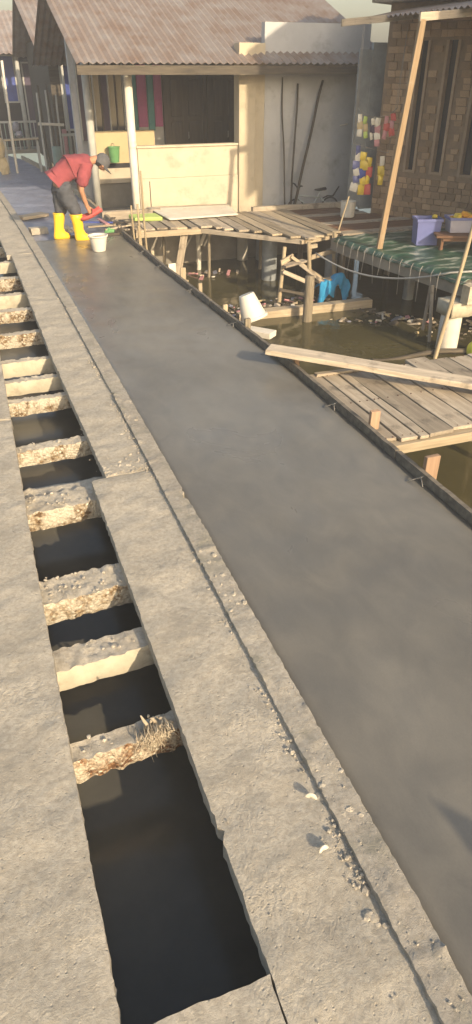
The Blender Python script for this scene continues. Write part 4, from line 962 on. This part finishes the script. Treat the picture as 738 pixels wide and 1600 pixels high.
# white pot below the sachets; panel coloured as a dark open doorway
mb = MB(); mb.lathe([(0, 0), (.115, 0), (.125, .01), (.135, .26), (.12, .265), (.11, .02), (0, .02)], 22)
o = mb.build('white_tub', MT['whiteplastic'], smooth=True, world=Matrix.Translation((6.38, 11.6, -.01))); set_sharp(o, 35)
tag(o, 'white plastic tub standing behind the lowest sachets', 'tub')
o = MB().bx(7.0, 7.28, 12.3, 12.36, -.02, 2.6).bx(6.75, 6.999, 12.31, 12.35, .02, 2.5).build('dark_doorway_panel', MT['zincgrey']); tag(o, 'dull grey-blue panel standing in for the dark doorway between the grey wall and the brick house', 'screen')

# ------------------------------------------------------------------ far houses up the path
def far_house(x0, x1, y, z1, depth, wallm, label, wins, posts, rail=None, roofm='zinc', base=-.1):
    e = thing('stilt_house', ((x0 + x1) / 2, y + depth / 2, -.9), label, 'house', 'far stilt houses up the path')
    MB().bx(x0, x1, y, y + depth, base, z1).build('wall', MT[wallm], e)
    MB().bx(x0 - .1, x1 + .1, y - 1.1, y - .001, base - .12, base).build('veranda_floor', MT['base'], e)
    for (a, b, c, d_, mt) in wins:
        w_ = MB().bx(a, b, y - .03, y - .001, c, d_).build('window', MT[mt], e)
        m_ = MB(); m_.bx(a - .05, a - .001, y - .05, y - .0005, c - .05, d_ + .05).bx(b + .001, b + .05, y - .05, y - .0005, c - .05, d_ + .05).bx(a, b, y - .05, y - .0005, d_ + .001, d_ + .05).bx(a, b, y - .05, y - .0005, c - .05, c - .001); m_.build('frame', MT['greypost'], w_)
    for (px_, mt, r_, zt) in posts: MB().tube([(px_, y - 1.0, base), (px_, y - 1.0, zt)], r_, 10).build('veranda_post', MT[mt], e, smooth=True)
    if rail:
        for k in range(int((x1 - x0) / .14)):
            MB().bx(x0 + k * .14, x0 + k * .14 + .03, y - 1.05, y - 1.02, base, base + rail).build('baluster', MT['teapost' if k % 2 else 'greypost'], e)
        MB().bx(x0, x1, y - 1.08, y - .99, base + rail + .0005, base + rail + .06).build('handrail', MT['greypost'], e)
    m_ = MB(); corrugated(m_, (x0 - .4, y - 1.5, z1 - .35), (x1 + .4, y - 1.5, z1 - .35), (x1 + .4, y + depth / 2, z1 + 1.0), (x0 - .4, y + depth / 2, z1 + 1.0), 40); corrugated(m_, (x1 + .4, y + depth + .5, z1 - .35), (x0 - .4, y + depth + .5, z1 - .35), (x0 - .4, y + depth / 2, z1 + 1.0), (x1 + .4, y + depth / 2, z1 + 1.0), 40); m_.build('roof', MT[roofm], e)
    for q in (x0 + .2, x1 - .2):
        for yy in (y - .8, y + depth - .3): MB().tube([(q, yy, -1.5), (q, yy, base - .121)], .09, 10).build('pile', MT['base'], e)
    return e
far_house(2.55, 5.2, 20.9, 2.9, 5, 'wooddark', 'dark timber house with blue curtain and pink posts behind the man',
          [(2.85, 3.12, .9, 2.4, 'blue'), (3.3, 3.6, .8, 2.4, 'purple'), (3.75, 4.1, .0, 2.3, 'darkdoor'), (4.3, 4.8, .9, 2.2, 'pane')],
          [(2.62, 'pinkpost', .06, .95), (3.02, 'pinkpost', .06, .95), (2.75, 'greypost', .03, 2.5), (2.95, 'greypost', .025, 2.5), (4.2, 'greypost', .05, 2.5)], rail=.9)
far_house(1.2, 3.9, 28.5, 3.0, 5, 'dark', 'farthest dark house closing the path at the left edge',
          [(1.9, 2.3, 1.3, 2.6, 'blue'), (2.6, 2.95, .2, 2.4, 'purple'), (3.1, 3.6, 1.0, 2.3, 'pane')],
          [(1.3, 'whitepaint', .06, 2.6), (2.35, 'greypost', .07, 2.6), (3.3, 'greypost', .06, 2.6)], rail=.8)
far_house(-3.2, .2, 33, 3.2, 5, 'teapost', 'sea green house beyond the bend at the far left', [(-2.4, -1.6, 1, 2.2, 'pane'), (-.8, -.2, .1, 2.2, 'darkdoor')], [(-3, 'whitepaint', .06, 2.8), (0, 'whitepaint', .06, 2.8)])
# small yard clutter between path and far houses
tag(pole('white_flagpole', (1.33, 20.4, -.9), (1.40, 20.4, 2.4), .035, .03, MT['whitepaint']), 'slim white pole at the far left by the path bend', 'pole')
for k, (x, y, zt) in enumerate(((2.02, 19.6, 1.75), (2.14, 19.8, 1.9), (2.26, 19.7, 1.8), (2.36, 19.9, 1.95), (2.46, 19.7, 1.7))):
    tag(pole('clothes_pole', (x, y, -1.0), (x + random.uniform(-.06, .06), y, zt), .028, .022, MT['wooddark' if k % 2 else 'greypost']), ORD[k] + ' from the left of the thin poles above the bench', 'pole', 'thin poles by the far path')
tag(plank('cross_rail', (1.98, 19.62, 1.10), (2.6, 19.68, 1.06), .06, .04, MT['whitepaint'], upv=(0, 1, 0)), 'pale cross rail tied to the thin far poles', 'rail')
tag(pole('sea_green_pillar', (2.30, 19.3, -1.2), (2.30, 19.3, .62), .11, .11, MT['teapost'], bend=0), 'stout faded sea green pillar beyond the man', 'pillar')
tb = thing('pale_bench', (1.6, 20.6, -.1), 'pale slatted bench beside the far path bend', 'bench')
for k in range(3): plank('slat', (1.12, 20.45 + k * .12, .70), (2.02, 20.45 + k * .12, .72), .09, .03, MT['woodpale'], tb)
for x in (1.16, 1.98):
    for y in (20.48, 20.66): plank('leg', (x, y, -.06), (x, y, .68), .05, .05, MT['greypost'], tb)
mb = MB(); lumpy(mb, (1.55, 20.6, .82), .13, flat=.8); lumpy(mb, (1.50, 20.6, 1.0), .09, flat=1.2)
tag(mb.build('cloth_bundle', MT['sheet']), 'grey-blue cloth bundle lying on the pale bench', 'bundle')
mb = MB(); lumpy(mb, (1.02, 20.2, .55), .17, flat=2.0); lumpy(mb, (1.03, 20.2, .1), .15, flat=1.6); lumpy(mb, (1.0, 20.2, .95), .13, flat=1.5)
tag(mb.build('yellow_sack', MT['ochre']), 'yellowish stack of sacks at the left frame edge', 'sack')
# low timber stage and yellowish boards right of the sheet
lw = thing('low_stage', (2.75, 18.2, -.9), 'low cluttered timber stage right of the plastic sheet', 'stage')
for k in range(6): plank('stage_plank', (2.25, 16.4 + k * .62, -.12 + random.uniform(-.02, .02)), (3.9, 16.5 + k * .62, -.12), .5, .04, MT['wood' if k % 2 else 'woodpale'], lw)
for x in (2.35, 3.8):
    for y in (16.5, 18, 19.4): pole('leg', (x, y, -1.4), (x, y, -.14), .05, .05, MT['bark'], lw)

# ------------------------------------------------------------------ scrap heap beyond the bucket
SCR = ['wood', 'woodpale', 'wooddark', 'blue', 'wood', 'pinkpost', 'woodpale', 'wooddark']
SCL = ['weathered grey', 'pale', 'dark wet', 'blue painted', 'broad grey', 'pink painted', 'thin pale', 'dark narrow']
for k in range(8):
    y = random.uniform(11.55, 12.4); x = random.uniform(1.75, 2.5); a = random.uniform(-.5, .5) + (0 if random.random() < .7 else 1.5); L = random.uniform(.35, .8)
    z = random.uniform(.02, .14)
    tag(plank('scrap_stick', (x - L / 2 * math.cos(a), y - L / 2 * math.sin(a), z), (x + L / 2 * math.cos(a), y + L / 2 * math.sin(a), z + random.uniform(-.03, .03)), (.10 if k == 4 else .035 + .006 * k), .02, MT[SCR[k]]), SCL[k] + ' scrap stick in the loose heap behind the mortar bucket', 'scrap', 'scrap heap behind the mortar bucket')
for x, y, r, mt, lab in ((1.38, 11.75, .10, 'whitepaint', 'whitish rubble lump seen between the yellow boots'), (1.36, 11.5, .05, 'slab', 'small stone at the edge of the pour between the boots'), (2.02, 11.5, .08, 'greenplastic', 'crumpled green rag on the scrap heap')):
    mb = MB(); lumpy(mb, (x, y, r * .5), r, flat=.8); lumpy(mb, (x + r * .8, y + .03, r * .4), r * .7, flat=.8); tag(mb.build('rubble_lump', MT[mt]), lab, 'rubble')

# ------------------------------------------------------------------ floating rubbish
mb = MB(); cols = ['whitepaint', 'wood', 'pinkpost', 'ochre', 'sheet', 'woodpale', 'wooddark']
def litter(cx_, cy_, sx, sy, n, rz=0):
    for k in range(n):
        x = random.gauss(0, sx); y = random.gauss(0, sy); p = (cx_ + x * math.cos(rz) - y * math.sin(rz), cy_ + x * math.sin(rz) + y * math.cos(rz), -.89 + random.uniform(0, .03))
        mi = random.choice([0, 1, 1, 1, 5, 6, 6, 6, 6, 2, 3, 4])
        if random.random() < .45:
            mb.box(p, (random.uniform(.04, .22), random.uniform(.02, .09), random.uniform(.005, .03)), rot=Euler((random.uniform(-.4, .4), random.uniform(-.4, .4), random.uniform(0, 6))).to_matrix(), mi=mi, jit=.008)
        else:
            b0 = len(mb.m); lumpy(mb, p, random.uniform(.015, .045), mi, flat=.35)
litter(3.2, 9.5, .42, .16, 60, .2); litter(4.2, 9.75, .3, .12, 30); litter(3.75, 12.0, .35, .12, 24); litter(5.75, 8.45, .34, .07, 50, -.9); litter(5.0, 8.62, .20, .03, 22, -.5); litter(2.75, 8.2, .08, .5, 16); litter(6.3, 7.7, .4, .25, 40); litter(3.1, 5.4, .2, .06, 8); litter(2.9, 11.2, .2, .3, 14); litter(4.9, 9.95, .25, .1, 16)
tag(mb.build('floating_rubbish', [MT[c] for c in cols]), 'floating scraps of plastic and wood on the murky water', kind='stuff')

# ------------------------------------------------------------------ the man
def skinned(name, verts, edges, root, mt, parent, sub=2, smooth=True):
    me = bpy.data.meshes.new(name); me.from_pydata([v[0] for v in verts], edges, []); me.materials.append(mt)
    o = bpy.data.objects.new(name, me); link(o, None, parent)
    md = o.modifiers.new('skin', 'SKIN'); md.use_smooth_shade = True
    lay = me.skin_vertices[0].data
    for k, v in enumerate(verts):
        r = v[1]; lay[k].radius = (r, r) if not hasattr(r, '__len__') else r
        lay[k].use_root = (k == root)
    sb = o.modifiers.new('sub', 'SUBSURF'); sb.levels = sub; sb.render_levels = sub
    if name in ('shirt', 'trousers'):
        tx = bpy.data.textures.new(name + '_folds', 'CLOUDS'); tx.noise_scale = .07; tx.noise_depth = 2
        dm = o.modifiers.new('folds', 'DISPLACE'); dm.texture = tx; dm.strength = .045; dm.mid_level = .5; dm.texture_coords = 'GLOBAL'
    return o
pm = thing('person', (1.38, 11.3, 0), 'person in maroon shirt, grey cap and yellow rubber boots bending over the wet concrete', 'person')
Y0 = 11.30
# body: pelvis, spine, neck, head, arms, hands, legs
V = []; E_ = []
def jv(p, r, par=None):
    V.append((p, r)); k = len(V) - 1
    if par is not None: E_.append((par, k))
    return k
pel = jv((1.30, Y0, .84), .115)
sp1 = jv((1.44, Y0, .93), .11, pel); sp2 = jv((1.62, Y0, 1.02), .125, sp1); chst = jv((1.74, Y0, 1.07), .12, sp2)
nk = jv((1.86, Y0 - .01, 1.09), .055, chst); h0 = jv((1.925, Y0 - .015, 1.085), .075, nk); h1 = jv((1.985, Y0 - .02, 1.06), .098, h0); h2 = jv((2.045, Y0 - .02, 1.045), .082, h1)
chin = jv((1.985, Y0 - .02, .965), .050, h1); nose = jv((2.05, Y0 - .02, .965), .018, chin)
for s, dx in ((-1, 0), (1, .03)):
    sh = jv((1.72 + dx, Y0 + s * .17, 1.03), .062, chst); el = jv((1.60 + dx, Y0 + s * .20 - .01, .72), .043, sh)
    wr = jv((1.675 + dx, Y0 + s * .12 - .03, .47), .030, el); pa = jv((1.70 + dx, Y0 + s * .10 - .04, .405), (.022, .040), wr)
    for q in range(4):
        f1 = jv((1.725 + dx + (q - 1.5) * .018, Y0 + s * .09 - .055, .365 + abs(q - 1.2) * .006), .0105, pa); f2 = jv((1.735 + dx + (q - 1.5) * .017, Y0 + s * .07 - .045, .345 + abs(q - 1.2) * .006), .009, f1)
    t1 = jv((1.735 + dx, Y0 + s * .07 - .02, .42), .012, pa); jv((1.765 + dx, Y0 + s * .06 - .03, .40), .010, t1)
for s, kx, kz, ax in ((-1, 1.53, .42, 1.53), (1, 1.32, .42, 1.215)):
    hp = jv((1.31, Y0 + s * .09, .80), .095, pel); kn = jv((kx - .02 if s < 0 else kx, Y0 + s * .11, kz), .058, hp); jv((ax, Y0 + s * .12, .10), .040, kn)
skinned('body', V, E_, pel, MT['skin'], pm)
# eyes, ears
for s in (-1, 1):
    mb = MB(); lumpy(mb, (2.035, Y0 - .02 + s * .034, .995), .011, flat=1); mb.build('eye', MT['dark'], pm)
    mb = MB(); lumpy(mb, (1.975, Y0 - .02 + s * .097, 1.01), .026, flat=1.1); mb.build('ear', MT['skin'], pm, smooth=True)
mb = MB(); lumpy(mb, (2.0, Y0 - .02, .935), .016, flat=.4); mb.build('mouth', MT['red'], pm)
mb = MB(); lumpy(mb, (1.945, Y0 - .02, 1.055), .098, flat=.8); mb.build('hair', MT['dark'], pm, smooth=True)
# shirt
V = []; E_ = []
a = jv((1.30, Y0, .875), (.165, .135)); b = jv((1.36, Y0, .925), (.175, .150), a); c = jv((1.50, Y0, 1.0), (.185, .165), b); d_ = jv((1.67, Y0, 1.045), (.19, .165), c); e_ = jv((1.79, Y0, 1.07), (.12, .11), d_); jv((1.835, Y0, 1.08), .08, e_)
for s, dx in ((-1, 0), (1, .03)):
    s1 = jv((1.715 + dx, Y0 + s * .165, 1.01), .105, d_); s2 = jv((1.66 + dx, Y0 + s * .195, .88), .095, s1); jv((1.61 + dx, Y0 + s * .20, .735), .088, s2)
jv((1.255, Y0, .85), (.12, .10), a)
skinned('shirt', V, E_, b, MT['maroon'], pm, 3)
# trousers
V = []; E_ = []
a = jv((1.42, Y0, .93), (.165, .145)); b = jv((1.295, Y0, .825), (.19, .17), a)
for s, kx, ax in ((-1, 1.50, 1.53), (1, 1.31, 1.25)):
    h_ = jv((1.31 if s > 0 else 1.37, Y0 + s * .095, .73), .135, b); k_ = jv(((1.32 + kx) / 2 + .005, Y0 + s * .105, .57), .12, h_); k2 = jv((kx - .005, Y0 + s * .11, .42), .105, k_)
    jv((kx * .75 + ax * .25, Y0 + s * .113, .345), .082, k2)
skinned('trousers', V, E_, b, MT['denim'], pm, 3)
# boots
def boot(kx, ax, yy, lean):
    mb = MB(); n = 16; vs = []; fs = []
    prof = [(.00, .055, .125, .045), (.035, .057, .13, .045), (.075, .055, .115, .03), (.11, .056, .085, .005), (.17, .064, .075, -.005), (.25, .075, .082, 0), (.34, .084, .090, 0), (.385, .088, .094, 0), (.385, .080, .086, 0), (.30, .068, .070, 0)]
    for (z, ry, rx, ox) in prof:
        t = z / .385
        for k in range(n):
            q = 2 * math.pi * k / n; vs.append((ax + (kx - ax) * t + ox + rx * math.cos(q), yy + ry * math.sin(q), z - .008))
    for j in range(len(prof) - 1):
        for k in range(n): fs.append((j * n + k, j * n + (k + 1) % n, (j + 1) * n + (k + 1) % n, (j + 1) * n + k))
    fs.append(tuple(range(n)))
    mb.add(vs, fs); o = mb.build('boot', MT['boot'], pm, smooth=True)
    mb = MB(); mb.tube([(kx + .094 * math.cos(q), yy + .088 * math.sin(q), .367) for q in [2 * math.pi * k / 20 for k in range(21)]], .007, 6, cap=False); mb.build('boot_rim', MT['boot'], o, smooth=True)
boot(1.495, 1.53, Y0 - .115, 0); boot(1.275, 1.225, Y0 + .115, 0)
# cap: crown plus peak
mb = MB(); rot = Euler((0, R(38), 0)).to_matrix()
mb.lathe([(.112, -.05), (.113, 0), (.105, .04), (.082, .08), (.045, .105), (0, .113)], 20, c=(1.995, Y0 - .02, 1.065), rot=rot)
cp = mb.build('cap', MT['cap'], pm, smooth=True)
mb = MB(); vs = []; fs = []
for j in range(5):
    for i in range(11):
        q = (i / 10 - .5) * 2.3; r = .106 + j * .024 * max(0, math.cos(q * 1.2)); vs.append(rot @ Vector((r * math.cos(q), r * math.sin(q), -.04 - j * .007)))
for j in range(4):
    for i in range(10): fs.append((j * 11 + i, j * 11 + i + 1, (j + 1) * 11 + i + 1, (j + 1) * 11 + i))
mb.add([Vector((1.995, Y0 - .02, 1.065)) + v for v in vs], fs); o = mb.build('peak', MT['cap'], cp, smooth=True); md = o.modifiers.new('t', 'SOLIDIFY'); md.thickness = .005
# red scoop in his hands
sc = thing('red_scoop', (1.74, 11.15, .3), 'red plastic scoop held in the hands of the bending person', 'scoop')
vs = []; fs = []
O = Vector((1.60, 11.17, .23)); U = Vector((.30, -.02, .17)); Wd = Vector((0, .24, 0)); Nn = U.cross(Wd).normalized()
for j in range(9):
    for i in range(9):
        u, v = i / 8, j / 8 - .5; lip = .07 * (abs(v) * 2) ** 3 + .05 * (1 - u) ** 3
        vs.append(O + U * u + Wd * v * (1 - .15 * u) - Nn * lip * -1)
for j in range(8):
    for i in range(8): fs.append((j * 9 + i, j * 9 + i + 1, (j + 1) * 9 + i + 1, (j + 1) * 9 + i))
o = MB().add(vs, fs).build('blade', MT['red'], sc, smooth=True); md = o.modifiers.new('t', 'SOLIDIFY'); md.thickness = .006
MB().tube([O + U * .45 + Vector((0, -.10, .06)), O + U * .5 + Vector((0, -.04, .115)), O + U * .5 + Vector((0, .04, .115)), O + U * .45 + Vector((0, .10, .06))], .013, 8).build('grip', MT['red'], sc, smooth=True)
# mortar bucket in front
bucket('mortar_bucket', (1.66, 10.36, .0), Euler((0, 0, R(20))), .095, .135, .215, 'cement-crusted white bucket standing on the wet concrete before the boots', fill=True)

# ------------------------------------------------------------------ thin haze volume, pales what lies far off
hz = MB().bx(-40, 40, -15, 60, -1.95, 7.6).build('haze', [])
hm = bpy.data.materials.new('pale_haze'); hm.use_nodes = True; hn = hm.node_tree
for n_ in list(hn.nodes): hn.nodes.remove(n_)
ho = hn.nodes.new('ShaderNodeOutputMaterial'); pv = hn.nodes.new('ShaderNodeVolumePrincipled')
pv.inputs['Color'].default_value = (.93, .93, .95, 1); pv.inputs['Density'].default_value = .0055
hn.links.new(pv.outputs[0], ho.inputs['Volume']); hz.data.materials.clear(); hz.data.materials.append(hm)
tag(hz, 'thin pale haze over the whole place', kind='stuff')
print('objects', len(bpy.data.objects))
